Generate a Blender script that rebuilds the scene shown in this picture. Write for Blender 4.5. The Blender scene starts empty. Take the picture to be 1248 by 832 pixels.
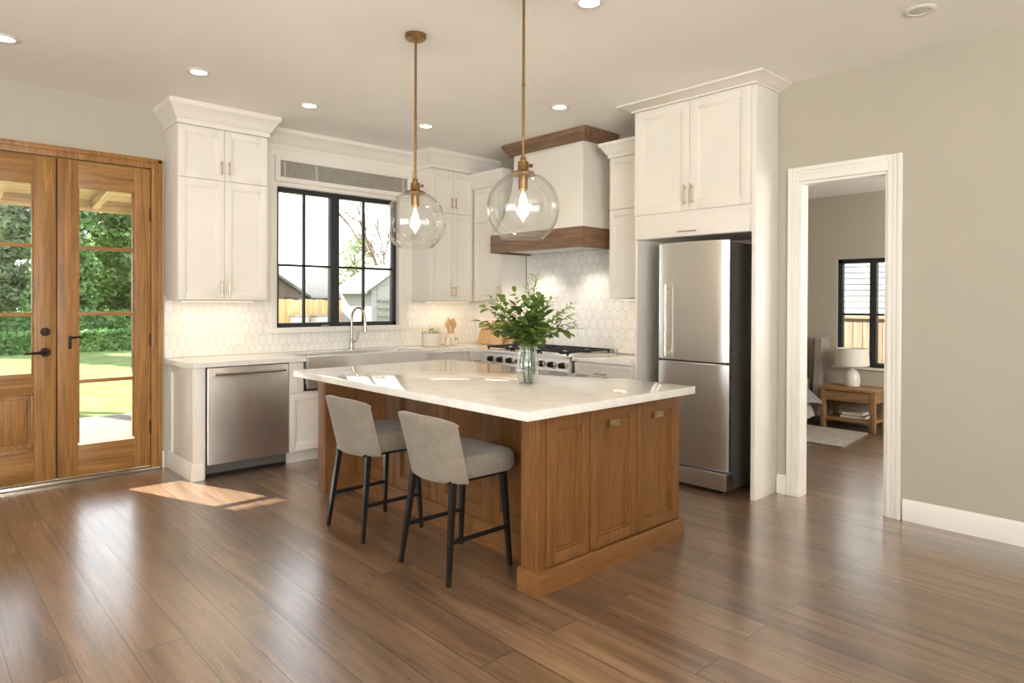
import bpy, bmesh, math, random
from mathutils import Vector, Matrix
random.seed(7)
sc = bpy.context.scene
COL = sc.collection
PI = math.pi

# ------------------------------------------------------------------ camera
cam_d = bpy.data.cameras.new('camera')
cam_d.sensor_width = 36.0
cam_d.lens = 806.6 / 1248 * 36.0
cam_d.shift_y = -43.467 / 1248
cam_d.clip_start = 0.05
cam_d.clip_end = 300
cam = bpy.data.objects.new('camera', cam_d)
COL.objects.link(cam)
R = Vector((0.73304287, -0.68017141, 0.00387307))
U = Vector((0.00164826, 0.00747048, 0.99997074))
F = Vector((0.68018044, 0.73301504, -0.00659728))
M4 = Matrix(((R.x, U.x, -F.x, -4.921), (R.y, U.y, -F.y, -5.905), (R.z, U.z, -F.z, 1.369), (0, 0, 0, 1)))
cam.matrix_world = M4
sc.camera = cam

# ------------------------------------------------------------------ exposure, world, sun, added fill lamps
sc.view_settings.view_transform = 'Standard'
sc.view_settings.look = 'None'
sc.view_settings.gamma = 1.0
sc.view_settings.use_curve_mapping = False
sc.view_settings.exposure = 0.30
sc.cycles.max_bounces = 10
sc.cycles.diffuse_bounces = 5
sc.cycles.glossy_bounces = 5
sc.cycles.transmission_bounces = 8
sc.cycles.transparent_max_bounces = 16
sc.cycles.caustics_reflective = False
sc.cycles.caustics_refractive = False
sc.cycles.sample_clamp_indirect = 6.0

world = bpy.data.worlds.new('sky')
sc.world = world
world.use_nodes = True
wn = world.node_tree.nodes
wl = world.node_tree.links
wn.clear()
w_out = wn.new('ShaderNodeOutputWorld')
w_bg = wn.new('ShaderNodeBackground')
w_tc = wn.new('ShaderNodeTexCoord')
w_sep = wn.new('ShaderNodeSeparateXYZ')
w_ramp = wn.new('ShaderNodeValToRGB')
w_ramp.color_ramp.elements[0].position = 0.0
w_ramp.color_ramp.elements[0].color = (0.98, 0.98, 0.97, 1)
w_ramp.color_ramp.elements[1].position = 0.8
w_ramp.color_ramp.elements[1].color = (0.72, 0.85, 1.0, 1)
wl.new(w_tc.outputs['Generated'], w_sep.inputs[0])
wl.new(w_sep.outputs['Z'], w_ramp.inputs[0])
wl.new(w_ramp.outputs[0], w_bg.inputs['Color'])
wl.new(w_bg.outputs[0], w_out.inputs[0])
w_bg.inputs['Strength'].default_value = 3.3

SUN_STRENGTH = 34.0
FILL_REAR = 460.0
FILL_LEFT = 55.0
FILL_BED = 62.0
CAN_W = 6.5
UNDER_W = 1.0
BULB_W = 5.0


def add_light(name, kind, loc, energy, color=(1, 1, 1), direction=None, **kw):
    d = bpy.data.lights.new(name, kind)
    d.energy = energy
    d.color = color
    for k, v in kw.items():
        setattr(d, k, v)
    o = bpy.data.objects.new(name, d)
    COL.objects.link(o)
    o.location = loc
    if direction is not None:
        o.rotation_euler = Vector(direction).to_track_quat('-Z', 'Y').to_euler()
    return o


add_light('sun', 'SUN', (-6, 14, 9), SUN_STRENGTH, (1.0, 0.94, 0.84), (0.39, -1.0, -0.535), angle=0.012)
# unseen fill lamps added at the rear and left wall openings, aimed up at the ceiling
add_light('rear_ceiling_fill', 'AREA', (-6.0, -9.45, 1.5), FILL_REAR, (0.95, 0.98, 1.0), (0.25, 1, 2.0),
          shape='RECTANGLE', size=3.0, size_y=2.0)
add_light('left_ceiling_fill', 'AREA', (-7.95, -4.2, 1.5), FILL_LEFT, (0.97, 0.98, 1.0), (1, 0.25, 1.5),
          shape='RECTANGLE', size=3.2, size_y=2.0)

add_light('bedroom_fill', 'AREA', (1.6, -5.9, 1.5), FILL_BED, (1.0, 0.98, 0.95), (0, 1, 0.05),  # fill lamp added to brighten the bedroom; the wall behind it is solid
          shape='RECTANGLE', size=1.8, size_y=1.4)

# ------------------------------------------------------------------ materials
def lin(h):
    h = h.lstrip('#')
    o = []
    for i in (0, 2, 4):
        c = int(h[i:i + 2], 16) / 255
        o.append(c / 12.92 if c <= 0.04045 else ((c + 0.055) / 1.055) ** 2.4)
    return (o[0], o[1], o[2], 1.0)


class NT:
    def __init__(self, name):
        self.m = bpy.data.materials.new(name)
        self.m.use_nodes = True
        self.t = self.m.node_tree
        self.b = self.t.nodes['Principled BSDF']
        self.out = self.t.nodes['Material Output']

    def n(self, typ, **kw):
        x = self.t.nodes.new('ShaderNode' + typ)
        for k, v in kw.items():
            setattr(x, k, v)
        return x

    def l(self, a, b):
        self.t.links.new(a, b)

    def coords(self, scale=(1, 1, 1), rot=(0, 0, 0), loc=(0, 0, 0)):
        tc = self.n('TexCoord')
        mp = self.n('Mapping')
        mp.inputs['Scale'].default_value = scale
        mp.inputs['Rotation'].default_value = rot
        mp.inputs['Location'].default_value = loc
        self.l(tc.outputs['Object'], mp.inputs[0])
        return mp.outputs[0]

    def noise(self, vec, scale, detail=4, rough=0.55, dist=0.0):
        x = self.n('TexNoise')
        x.inputs['Scale'].default_value = scale
        x.inputs['Detail'].default_value = detail
        x.inputs['Roughness'].default_value = rough
        x.inputs['Distortion'].default_value = dist
        self.l(vec, x.inputs['Vector'])
        return x.outputs['Fac']

    def ramp(self, fac, stops):
        x = self.n('ValToRGB')
        e = x.color_ramp.elements
        while len(e) < len(stops):
            e.new(0.5)
        for i, (p, c) in enumerate(stops):
            e[i].position = p
            e[i].color = c
        self.l(fac, x.inputs[0])
        return x.outputs[0]

    def mix(self, fac, a, b, blend='MIX'):
        x = self.n('Mix', data_type='RGBA', blend_type=blend)
        for s, v in ((x.inputs[0], fac), (x.inputs[6], a), (x.inputs[7], b)):
            if hasattr(v, 'is_linked'):
                self.l(v, s)
            else:
                s.default_value = v
        return x.outputs[2]

    def math(self, op, a, b=0.0):
        x = self.n('Math', operation=op)
        for s, v in ((x.inputs[0], a), (x.inputs[1], b)):
            if hasattr(v, 'is_linked'):
                self.l(v, s)
            else:
                s.default_value = v
        return x.outputs[0]

    def bump(self, h, strength=0.2, dist=0.002):
        x = self.n('Bump')
        x.inputs['Strength'].default_value = strength
        x.inputs['Distance'].default_value = dist
        self.l(h, x.inputs['Height'])
        self.l(x.outputs[0], self.b.inputs['Normal'])

    def set(self, **kw):
        for k, v in kw.items():
            s = self.b.inputs[k]
            if hasattr(v, 'is_linked'):
                self.l(v, s)
            else:
                s.default_value = v
        return self


def plain(name, col, rough=0.5, metal=0.0, var=0.04, scale=6.0, bump=0.0, bscale=200.0, **kw):
    """A paint, plastic or metal with a slight cloudy variation."""
    t = NT(name)
    c = lin(col) if isinstance(col, str) else col
    v = t.coords()
    f = t.noise(v, scale, 3)
    a = tuple(x * (1 - var) for x in c[:3]) + (1,)
    b = tuple(min(1, x * (1 + var)) for x in c[:3]) + (1,)
    t.set(**{'Base Color': t.ramp(f, [(0.3, a), (0.7, b)]), 'Roughness': rough, 'Metallic': metal})
    if bump:
        t.bump(t.noise(v, bscale, 3), bump, 0.001)
    for k, val in kw.items():
        t.b.inputs[k.replace('_', ' ')].default_value = val
    return t.m


def wood(name, dark, mid, light, axis, k=1.0, rough=0.4, bump=0.25, spec=0.5):
    t = NT(name)
    across, along = 14.0 * k, 0.9 * k
    s = [across] * 3
    s['xyz'.index(axis)] = along
    v = t.coords(tuple(s))
    g = t.noise(v, 1.0, 6, 0.62, 1.4)
    s2 = [130.0 * k] * 3
    s2['xyz'.index(axis)] = 3.5 * k
    v2 = t.coords(tuple(s2))
    fine = t.noise(v2, 1.0, 4, 0.6, 0.4)
    base = t.ramp(g, [(0.25, lin(dark)), (0.5, lin(mid)), (0.78, lin(light))])
    pores = t.ramp(fine, [(0.33, (0.55, 0.5, 0.46, 1)), (0.55, (1, 1, 1, 1))])
    t.set(**{'Base Color': t.mix(0.75, base, pores, 'MULTIPLY'), 'Roughness': rough, 'Specular IOR Level': spec})
    t.bump(fine, bump, 0.001)
    return t.m


def wood3(name, *a, **k):
    return {ax: wood(name + '_' + ax, *a, ax, **k) for ax in 'xyz'}


def floor_material():
    t = NT('floor_planks')
    v = t.coords(rot=(0, 0, PI / 2), loc=(0.06, 0.0, 0))
    br = t.n('TexBrick')
    br.offset = 0.37
    br.offset_frequency = 2
    for k, val in (('Scale', 1.0), ('Mortar Size', 0.0022), ('Mortar Smooth', 0.3), ('Bias', 0.0),
                   ('Brick Width', 1.55), ('Row Height', 0.185)):
        br.inputs[k].default_value = val
    br.inputs['Color1'].default_value = (0, 0, 0, 1)
    br.inputs['Color2'].default_value = (1, 1, 1, 1)
    br.inputs['Mortar'].default_value = (0.5, 0.5, 0.5, 1)
    t.l(v, br.inputs['Vector'])
    # shift the grain from plank to plank
    tc = t.n('TexCoord')
    off = t.n('VectorMath', operation='SCALE')
    off.inputs['Scale'].default_value = 9.0
    t.l(br.outputs['Color'], off.inputs[0])
    add = t.n('VectorMath', operation='ADD')
    t.l(tc.outputs['Object'], add.inputs[0])
    t.l(off.outputs[0], add.inputs[1])
    m1 = t.n('Mapping')
    m1.inputs['Scale'].default_value = (8.5, 0.7, 1)
    t.l(add.outputs[0], m1.inputs[0])
    g = t.noise(m1.outputs[0], 1.0, 6, 0.6, 0.9)
    m2 = t.n('Mapping')
    m2.inputs['Scale'].default_value = (75, 2.2, 1)
    t.l(add.outputs[0], m2.inputs[0])
    fine = t.noise(m2.outputs[0], 1.0, 5, 0.65, 0.6)
    base = t.ramp(g, [(0.28, lin('#554232')), (0.48, lin('#80654d')), (0.72, lin('#a0846a'))])
    plank = t.ramp(br.outputs['Color'], [(0.0, (0.72, 0.70, 0.68, 1)), (1.0, (1.1, 1.07, 1.02, 1))])
    c = t.mix(1.0, base, plank, 'MULTIPLY')
    pores = t.ramp(fine, [(0.3, (0.62, 0.57, 0.53, 1)), (0.6, (1.05, 1.04, 1.03, 1))])
    c = t.mix(0.85, c, pores, 'MULTIPLY')
    c = t.mix(br.outputs['Fac'], c, lin('#2c1f16'))
    rr = t.ramp(fine, [(0.3, (0.36, 0.36, 0.36, 1)), (0.7, (0.26, 0.26, 0.26, 1))])
    t.set(**{'Base Color': c, 'Roughness': rr, 'Specular IOR Level': 0.9, 'Coat Weight': 1.0, 'Coat Roughness': 0.23, 'Coat IOR': 1.75})
    h = t.math('SUBTRACT', fine, t.math('MULTIPLY', br.outputs['Fac'], 2.0))
    t.bump(h, 0.22, 0.0016)
    return t.m


def hex_tile(name, ax, w, hgt):
    """White glazed picket / hexagon tile with pale grey joints; ax is the horizontal axis."""
    t = NT(name)
    tc = t.n('TexCoord')
    sep = t.n('SeparateXYZ')
    t.l(tc.outputs['Object'], sep.inputs[0])
    u = sep.outputs['X' if ax == 'x' else 'Y']
    px = t.math('ADD', t.math('DIVIDE', u, w), 200.0)
    py = t.math('ADD', t.math('DIVIDE', sep.outputs['Z'], hgt / 1.1547), 200.0)
    S3 = 1.7320508

    def cell(ox, oy):
        a = t.math('SUBTRACT', t.math('MODULO', t.math('ADD', px, ox), 1.0), 0.5)
        b = t.math('SUBTRACT', t.math('MODULO', t.math('ADD', py, oy), S3), S3 / 2)
        return a, b
    ax_, ay_ = cell(0, 0)
    bx_, by_ = cell(0.5, S3 / 2)

    def sq(a, b):
        return t.math('ADD', t.math('MULTIPLY', a, a), t.math('MULTIPLY', b, b))

    def edge(a, b):
        A = t.math('ABSOLUTE', a)
        B = t.math('ABSOLUTE', b)
        d = t.math('ADD', t.math('MULTIPLY', A, 0.5), t.math('MULTIPLY', B, S3 / 2))
        return t.math('MAXIMUM', A, d)
    pick = t.math('LESS_THAN', sq(ax_, ay_), sq(bx_, by_))
    ea, eb = edge(ax_, ay_), edge(bx_, by_)
    e = t.math('ADD', t.math('MULTIPLY', ea, pick), t.math('MULTIPLY', eb, t.math('SUBTRACT', 1.0, pick)))
    grout = t.ramp(e, [(0.468, (0, 0, 0, 1)), (0.484, (1, 1, 1, 1))])
    cloud = t.noise(t.coords(), 9.0, 3)
    base = t.ramp(cloud, [(0.3, lin('#e2dfd8')), (0.7, lin('#efece6'))])
    t.set(**{'Base Color': t.mix(grout, base, lin('#c9c4bb')),
             'Roughness': t.ramp(grout, [(0, (0.13,) * 3 + (1,)), (1, (0.7,) * 3 + (1,))])})
    h = t.math('SUBTRACT', 1.0, t.ramp(e, [(0.40, (0, 0, 0, 1)), (0.49, (1, 1, 1, 1))]))
    t.bump(h, 0.35, 0.003)
    return t.m


def steel(name, axis, col='#ecebe9', rough=0.36):
    """Brushed stainless steel, brush lines along axis."""
    t = NT(name)
    s = [420.0] * 3
    s['xyz'.index(axis)] = 3.0
    f = t.noise(t.coords(tuple(s)), 1.0, 3)
    r = t.ramp(f, [(0.3, (rough - 0.05,) * 3 + (1,)), (0.7, (rough + 0.09,) * 3 + (1,))])
    c = lin(col)
    t.set(**{'Base Color': t.ramp(f, [(0.3, tuple(x * .93 for x in c[:3]) + (1,)), (0.7, c)]),
             'Metallic': 1.0, 'Roughness': r})
    tg = t.n('Tangent', direction_type='RADIAL', axis='Z')
    t.l(tg.outputs[0], t.b.inputs['Tangent'])
    t.set(**{'Anisotropic': 0.75, 'Anisotropic Rotation': 0.25})
    return t.m


def fabric(name, a, b, scale=260.0, bump=0.5):
    t = NT(name)
    v = t.coords()
    f = t.noise(v, scale, 4, 0.7)
    big = t.noise(v, 14.0, 4, 0.6)
    c = t.ramp(f, [(0.32, lin(a)), (0.68, lin(b))])
    c = t.mix(0.5, c, t.ramp(big, [(0.35, (0.8, 0.8, 0.8, 1)), (0.65, (1.08, 1.08, 1.08, 1))]), 'MULTIPLY')
    t.set(**{'Base Color': c, 'Roughness': 0.92, 'Sheen Weight': 0.25})
    t.bump(f, bump, 0.002)
    return t.m


def quartz():
    t = NT('white_quartz')
    v = t.coords()
    n = t.noise(v, 2.2, 8, 0.65, 1.6)
    c = t.ramp(n, [(0.40, lin('#e8e4dc')), (0.5, lin('#e3ded4')), (0.56, lin('#eae6de'))])
    sp = t.noise(v, 120.0, 2)
    c = t.mix(0.25, c, t.ramp(sp, [(0.4, (0.88, 0.87, 0.85, 1)), (0.6, (1, 1, 1, 1))]), 'MULTIPLY')
    t.set(**{'Base Color': c, 'Roughness': 0.07, 'Specular IOR Level': 0.6})
    return t.m


def pane_glass(name, tint=(1, 1, 1, 1), refl=1.0):
    """Thin clear glass: mostly see-through, mirror-like at grazing angles."""
    t = NT(name)
    t.t.nodes.remove(t.b)
    tr = t.n('BsdfTransparent')
    tr.inputs['Color'].default_value = tint
    gl = t.n('BsdfGlossy')
    gl.inputs['Roughness'].default_value = 0.01
    fr = t.n('Fresnel')
    fr.inputs['IOR'].default_value = 1.45
    # the noise stands for the faint unevenness of float glass
    nf = t.math('MULTIPLY', t.math('MULTIPLY', fr.outputs[0], refl),
                t.ramp(t.noise(t.coords(), 2.0, 2), [(0.3, (0.9,) * 3 + (1,)), (0.7, (1,) * 3 + (1,))]))
    mx = t.n('MixShader')
    t.l(nf, mx.inputs[0])
    t.l(tr.outputs[0], mx.inputs[1])
    t.l(gl.outputs[0], mx.inputs[2])
    t.l(mx.outputs[0], t.out.inputs['Surface'])
    return t.m


def globe_glass(name, tint=(0.985, 0.99, 0.985, 1), f4=(.06, .13, .42, 1.0)):
    """Clear blown glass shell: see-through in the middle, brighter and denser at the rim."""
    t = NT(name)
    t.t.nodes.remove(t.b)
    tr = t.n('BsdfTransparent')
    tr.inputs['Color'].default_value = tint
    gl = t.n('BsdfGlossy')
    gl.inputs['Roughness'].default_value = 0.015
    lw = t.n('LayerWeight')
    lw.inputs['Blend'].default_value = 0.5
    v = t.coords()
    f = t.ramp(lw.outputs['Facing'], [(q, (g,) * 3 + (1,)) for q, g in zip((0.0, 0.5, 0.8, 1.0), f4)])
    f = t.math('MULTIPLY', f, t.ramp(t.noise(v, 5.0, 2), [(0.2, (0.8,) * 3 + (1,)), (0.8, (1,) * 3 + (1,))]))
    mx = t.n('MixShader')
    t.l(f, mx.inputs[0])
    t.l(tr.outputs[0], mx.inputs[1])
    t.l(gl.outputs[0], mx.inputs[2])
    t.l(mx.outputs[0], t.out.inputs['Surface'])
    return t.m


def emit(name, col, strength):
    t = NT(name)
    v = t.coords()
    c = t.ramp(t.noise(v, 8.0, 1), [(0.2, tuple(x * .96 for x in col[:3]) + (1,)), (0.8, tuple(col[:3]) + (1,))])
    t.set(**{'Base Color': (0.9, 0.9, 0.88, 1), 'Emission Color': c, 'Emission Strength': strength, 'Roughness': 0.5})
    return t.m


def leafy(name, a, b, c, scale=1.2, trans=0.25, rough=0.55, spec=0.5):
    t = NT(name)
    f = t.noise(t.coords(), scale, 5, 0.7)
    col = t.ramp(f, [(0.3, lin(a)), (0.5, lin(b)), (0.7, lin(c))])
    t.set(**{'Base Color': col, 'Roughness': rough, 'Specular IOR Level': spec})
    if trans:
        tl = t.n('BsdfTranslucent')
        t.l(col, tl.inputs['Color'])
        mx = t.n('MixShader')
        mx.inputs[0].default_value = trans
        t.l(t.b.outputs[0], mx.inputs[1])
        t.l(tl.outputs[0], mx.inputs[2])
        t.l(mx.outputs[0], t.out.inputs['Surface'])
    return t.m


MAT = {}
MAT['wall'] = plain('greige_wall_paint', '#b1aa99', 0.75, var=0.02, scale=2, bump=0.06, bscale=160)
MAT['ceiling'] = plain('white_ceiling_paint', '#f5f2ed', 0.85, var=0.015, scale=2, bump=0.05, bscale=140)
MAT['white'] = plain('white_cabinet_paint', '#e6e0d5', 0.38, var=0.02, scale=3)
MAT['trim'] = plain('white_trim_paint', '#e8e4da', 0.4, var=0.02, scale=3)
MAT['bedwall'] = plain('bedroom_wall_paint', '#bcb5a4', 0.8, var=0.02, scale=2, bump=0.05)
MAT['floor'] = floor_material()
MAT['hexB'] = hex_tile('hexagon_tile_range', 'y', 0.098, 0.118)
MAT['hexA'] = hex_tile('picket_tile_window', 'x', 0.062, 0.135)
MAT['quartz'] = quartz()
OAK = wood3('golden_oak', '#744c22', '#9a6c34', '#b5874e', k=1.0, rough=0.42)
ISL = wood3('brown_oak', '#694421', '#7d532a', '#8b5f33', k=2.0, rough=0.45)
WAL = wood3('hood_walnut', '#5d4532', '#80624a', '#9c7e64', k=1.2, rough=0.5)
CUT = wood3('cutting_board_maple', '#a8845a', '#c2a177', '#d4b892', k=1.5, rough=0.5)
NST = wood3('nightstand_pine', '#7c5a38', '#a07a50', '#b8946a', k=1.4, rough=0.55)
CEDAR = wood3('cedar_boards', '#b98a55', '#d3a873', '#e6c596', k=0.9, rough=0.8)
PORCH = wood3('porch_pine', '#8a7450', '#ac9568', '#c4ae82', k=0.8, rough=0.75)
DECK = wood3('deck_boards', '#6d6761', '#807a73', '#918b84', k=0.8, rough=0.95, spec=0.0)
SIDEF = wood3('weathered_boards', '#5c4c3b', '#75624e', '#877460', k=0.9, rough=0.8)
MAT['steel_z'] = steel('brushed_steel_vertical', 'z')
MAT['steel_x'] = steel('brushed_steel_horizontal', 'x')
MAT['steel_y'] = steel('brushed_steel_sideways', 'y')
MAT['steel_dark'] = plain('grey_appliance_side', '#77736d', 0.4, 0.6)
MAT['nickel'] = plain('brushed_nickel', '#c2b9a8', 0.25, 1.0, var=0.05, scale=30)
MAT['brass'] = plain('aged_brass', '#92724a', 0.28, 1.0, var=0.12, scale=40)
MAT['champagne'] = plain('champagne_bronze', '#b9a27c', 0.3, 1.0, var=0.06, scale=40)
MAT['black'] = plain('black_metal', '#1c1a19', 0.42, 0.3, var=0.1, scale=30)
MAT['window_black'] = plain('black_window_frame', '#2a2c2d', 0.4, 0.0, var=0.06, scale=10)
MAT['iron'] = plain('cast_iron', '#1b1c1d', 0.55, 0.2, var=0.15, scale=60, bump=0.2, bscale=300)
MAT['bronze'] = plain('oil_rubbed_bronze', '#33271f', 0.35, 0.8, var=0.15, scale=40)
MAT['fabric'] = fabric('grey_beige_tweed', '#6b6254', '#978c7b')
MAT['headboard'] = fabric('taupe_linen', '#8f8378', '#aea297', 200)
MAT['duvet'] = fabric('grey_duvet', '#9a948e', '#bdb7b0', 60, 0.3)
MAT['throw'] = fabric('dark_grey_quilt', '#7b7672', '#99938d', 90, 0.4)
MAT['rug'] = fabric('beige_pattern_rug', '#75695a', '#a89b87', 26, 0.5)
MAT['shade_weave'] = fabric('woven_shade', '#8f8a7e', '#b9b3a6', 120, 0.6)
MAT['shade_tape'] = fabric('woven_tape', '#b3ada0', '#cfc9bd', 120, 0.4)
MAT['ceramic'] = plain('white_ceramic', '#e2dccf', 0.25, var=0.03, scale=12)
MAT['glass'] = pane_glass('window_glass')
MAT['globe'] = globe_glass('clear_globe_glass')
MAT['vase_glass'] = globe_glass('fluted_vase_glass', (.93, .95, .94, 1), (.10, .22, .45, .95))
MAT['can_on'] = emit('lit_lens', (1.0, 0.93, 0.82), 9.0)
MAT['filament'] = emit('glowing_filament', (1.0, 0.70, 0.34), 40.0)
MAT['led'] = emit('warm_led_strip', (1.0, 0.78, 0.5), 2.2)
MAT['lens_off'] = plain('frosted_lens', '#d2ccc0', 0.3, var=0.05, scale=20)
MAT['plate'] = plain('white_switch_plate', '#e6e1d6', 0.35, var=0.02)
MAT['slot'] = plain('dark_slot', '#26221e', 0.6)
MAT['leaf_a'] = leafy('eucalyptus_leaf', '#4a5f26', '#678234', '#8aa34e', 14.0, 0.3)
MAT['leaf_b'] = leafy('pale_green_sprig', '#6d8440', '#93a85a', '#b5c37f', 16.0, 0.35)
MAT['leaf_c'] = leafy('dark_green_leaf', '#3c5422', '#566f30', '#71893f', 14.0, 0.25)
MAT['petal'] = plain('cream_petal', '#efe6d2', 0.6, var=0.05, scale=60)
MAT['stem'] = plain('green_stem', '#57682f', 0.5, var=0.15, scale=40)
MAT['tree_a'] = leafy('garden_tree_foliage', '#56703c', '#7b9656', '#a9bb7c', 0.9, 0.35)
MAT['tree_b'] = leafy('pale_tree_foliage', '#7c8a66', '#98a582', '#b9c3a4', 0.9, 0.35)
MAT['tree_c'] = leafy('deep_tree_foliage', '#48653a', '#66854b', '#8ba668', 0.9, 0.3)
MAT['hedge'] = leafy('clipped_hedge_leaf', '#39572b', '#557a3d', '#7b9a58', 2.2, 0.25)
MAT['lawn'] = leafy('lawn_grass', '#59663c', '#687449', '#788457', 3.0, 0.0, 1.0, 0.0)
MAT['bark'] = plain('bark', '#6a5a4a', 0.9, var=0.25, scale=12, bump=0.5, bscale=30)
MAT['roof'] = plain('grey_shingle_roof', '#5d5a57', 0.9, var=0.15, scale=14, bump=0.4, bscale=40)
MAT['siding'] = plain('pale_siding', '#8d8e8d', 0.7, var=0.02)
MAT['housebrick'] = plain('tan_brick_wall', '#5f5146', 0.85, var=0.15, scale=18)
MAT['concrete'] = plain('pale_concrete', '#cfc9c0', 0.9, var=0.08, scale=5)
MAT['book_a'] = plain('worn_book_cover', '#7d6a55', 0.7, var=0.08)
MAT['book_b'] = plain('cream_book_cover', '#c9bda8', 0.7, var=0.06)
MAT['lampshade'] = plain('white_linen_shade', '#e9e2d5', 0.8, var=0.04, scale=60, bump=0.2)
MAT['wax'] = plain('cream_wax', '#efe3c8', 0.5, var=0.03)


# ------------------------------------------------------------------ mesh builder and scene tree
OFF = {}


class MB:
    def __init__(self, fmap=None):
        self.bm = bmesh.new()
        self.f = fmap

    def p(self, q):
        return Vector(self.f(*q)) if self.f else Vector(q)

    def box(self, x0, x1, y0, y1, z0, z1, b=0.0, seg=2):
        a, c = self.p((x0, y0, z0)), self.p((x1, y1, z1))
        lo = [min(a[i], c[i]) for i in range(3)]
        hi = [max(a[i], c[i]) for i in range(3)]
        v = [self.bm.verts.new((X, Y, Z)) for X in (lo[0], hi[0]) for Y in (lo[1], hi[1]) for Z in (lo[2], hi[2])]
        fs = [self.bm.faces.new([v[i] for i in q]) for q in
              ((0, 1, 3, 2), (4, 6, 7, 5), (0, 4, 5, 1), (2, 3, 7, 6), (0, 2, 6, 4), (1, 5, 7, 3))]
        if b > 0:
            es = list({e for f in fs for e in f.edges})
            bmesh.ops.bevel(self.bm, geom=es, offset=min(b, 0.45 * min(hi[i] - lo[i] for i in range(3))),
                            segments=seg, profile=0.6, affect='EDGES')
        return self

    def hexa(self, bot, top):
        """Eight corner solid: four points below, four above, same winding."""
        b = [self.bm.verts.new(self.p(q)) for q in bot]
        t = [self.bm.verts.new(self.p(q)) for q in top]
        n = len(b)
        self.bm.faces.new(b[::-1])
        self.bm.faces.new(t)
        for i in range(n):
            j = (i + 1) % n
            self.bm.faces.new((b[i], b[j], t[j], t[i]))
        return self

    def loft(self, rings, cap0=True, cap1=True, closed=True):
        vr = [[self.bm.verts.new(self.p(q)) for q in r] for r in rings]
        n = len(vr[0])
        for a, b in zip(vr[:-1], vr[1:]):
            for i in range(n if closed else n - 1):
                j = (i + 1) % n
                self.bm.faces.new((a[i], a[j], b[j], b[i]))
        if cap0:
            self.bm.faces.new(vr[0][::-1])
        if cap1:
            self.bm.faces.new(vr[-1])
        return self

    def lathe(self, prof, c=(0, 0, 0), n=24, cap0=True, cap1=True, wob=None):
        rings = []
        for k, (r, z) in enumerate(prof):
            ring = []
            for i in range(n):
                a = 2 * PI * i / n
                rr = r * (1 + (wob(a, z) if wob else 0))
                ring.append((c[0] + rr * math.cos(a), c[1] + rr * math.sin(a), c[2] + z))
            rings.append(ring)
        return self.loft(rings, cap0, cap1)

    def tube(self, pts, r, n=10, cap=True, sq=False):
        pts = [Vector(q) for q in pts]
        rs = r if isinstance(r, (list, tuple)) else [r] * len(pts)
        up = None
        rings = []
        for i, q in enumerate(pts):
            d = (pts[min(i + 1, len(pts) - 1)] - pts[max(i - 1, 0)]).normalized()
            if up is None:
                up = Vector((0, 0, 1)) if abs(d.z) < 0.9 else Vector((1, 0, 0))
            s = d.cross(up).normalized()
            up = s.cross(d).normalized()
            rings.append([tuple(q + (s * math.cos(a) + up * math.sin(a)) * rs[i] * (1.41 if sq else 1))
                          for a in ([PI / 4 + k * PI / 2 for k in range(4)] if sq else [2 * PI * k / n for k in range(n)])])
        return self.loft(rings, cap, cap)

    def sweep(self, path, prof, closed_prof=True):
        """Sweep a moulding profile (outwards, z) along a path in plan; out is to the right of the travel direction."""
        P = [Vector((a, b, 0)) for a, b in path]
        rings = []
        for i, q in enumerate(P):
            d0 = (q - P[i - 1]).normalized() if i > 0 else None
            d1 = (P[i + 1] - q).normalized() if i < len(P) - 1 else None
            n0 = Vector((d0.y, -d0.x, 0)) if d0 else None
            n1 = Vector((d1.y, -d1.x, 0)) if d1 else None
            if n0 and n1:
                m = (n0 + n1)
                m = m / max(0.2, m.dot(n0)) if m.length > 1e-6 else n0
            else:
                m = n0 or n1
            rings.append([(q.x + m.x * o, q.y + m.y * o, z) for o, z in prof])
        return self.loft(rings, True, True)

    def ball(self, c, r, n=12, m=8, sz=1.0):
        rings = []
        for k in range(1, m):
            th = PI * k / m
            rings.append([(c[0] + r * math.sin(th) * math.cos(2 * PI * i / n), c[1] + r * math.sin(th) * math.sin(2 * PI * i / n),
                           c[2] - r * sz * math.cos(th)) for i in range(n)])
        return self.loft(rings)

    def face(self, pts):
        self.bm.faces.new([self.bm.verts.new(self.p(q)) for q in pts])
        return self

    def build(self, name, mat, parent=None, origin=None, smooth=35, recalc=True):
        if recalc:
            bmesh.ops.recalc_face_normals(self.bm, faces=self.bm.faces[:])
        off = OFF[parent.name] if parent else Vector(origin or (0, 0, 0))
        for v in self.bm.verts:
            v.co -= off
        me = bpy.data.meshes.new(name)
        self.bm.to_mesh(me)
        self.bm.free()
        me.materials.append(mat)
        if smooth:
            me.shade_smooth()
            me.set_sharp_from_angle(angle=math.radians(smooth))
        o = bpy.data.objects.new(name, me)
        COL.objects.link(o)
        if parent:
            o.parent = parent
        else:
            o.location = off
        OFF[o.name] = off
        return o


def tag(o, label=None, cat=None, group=None, kind=None):
    if label:
        o['label'] = label
    if cat:
        o['category'] = cat
    if group:
        o['group'] = group
    if kind:
        o['kind'] = kind
    return o


def thing(name, label, cat, loc=(0, 0, 0), group=None):
    o = bpy.data.objects.new(name, None)
    o.empty_display_size = 0.1
    COL.objects.link(o)
    o.location = loc
    OFF[o.name] = Vector(loc)
    return tag(o, label, cat, group)


def struct(mb, name, mat, label=None, parent=None):
    o = mb.build(name, mat, parent)
    if parent is None:
        o['kind'] = 'structure'
    if label:
        o['label'] = label
    return o


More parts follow.
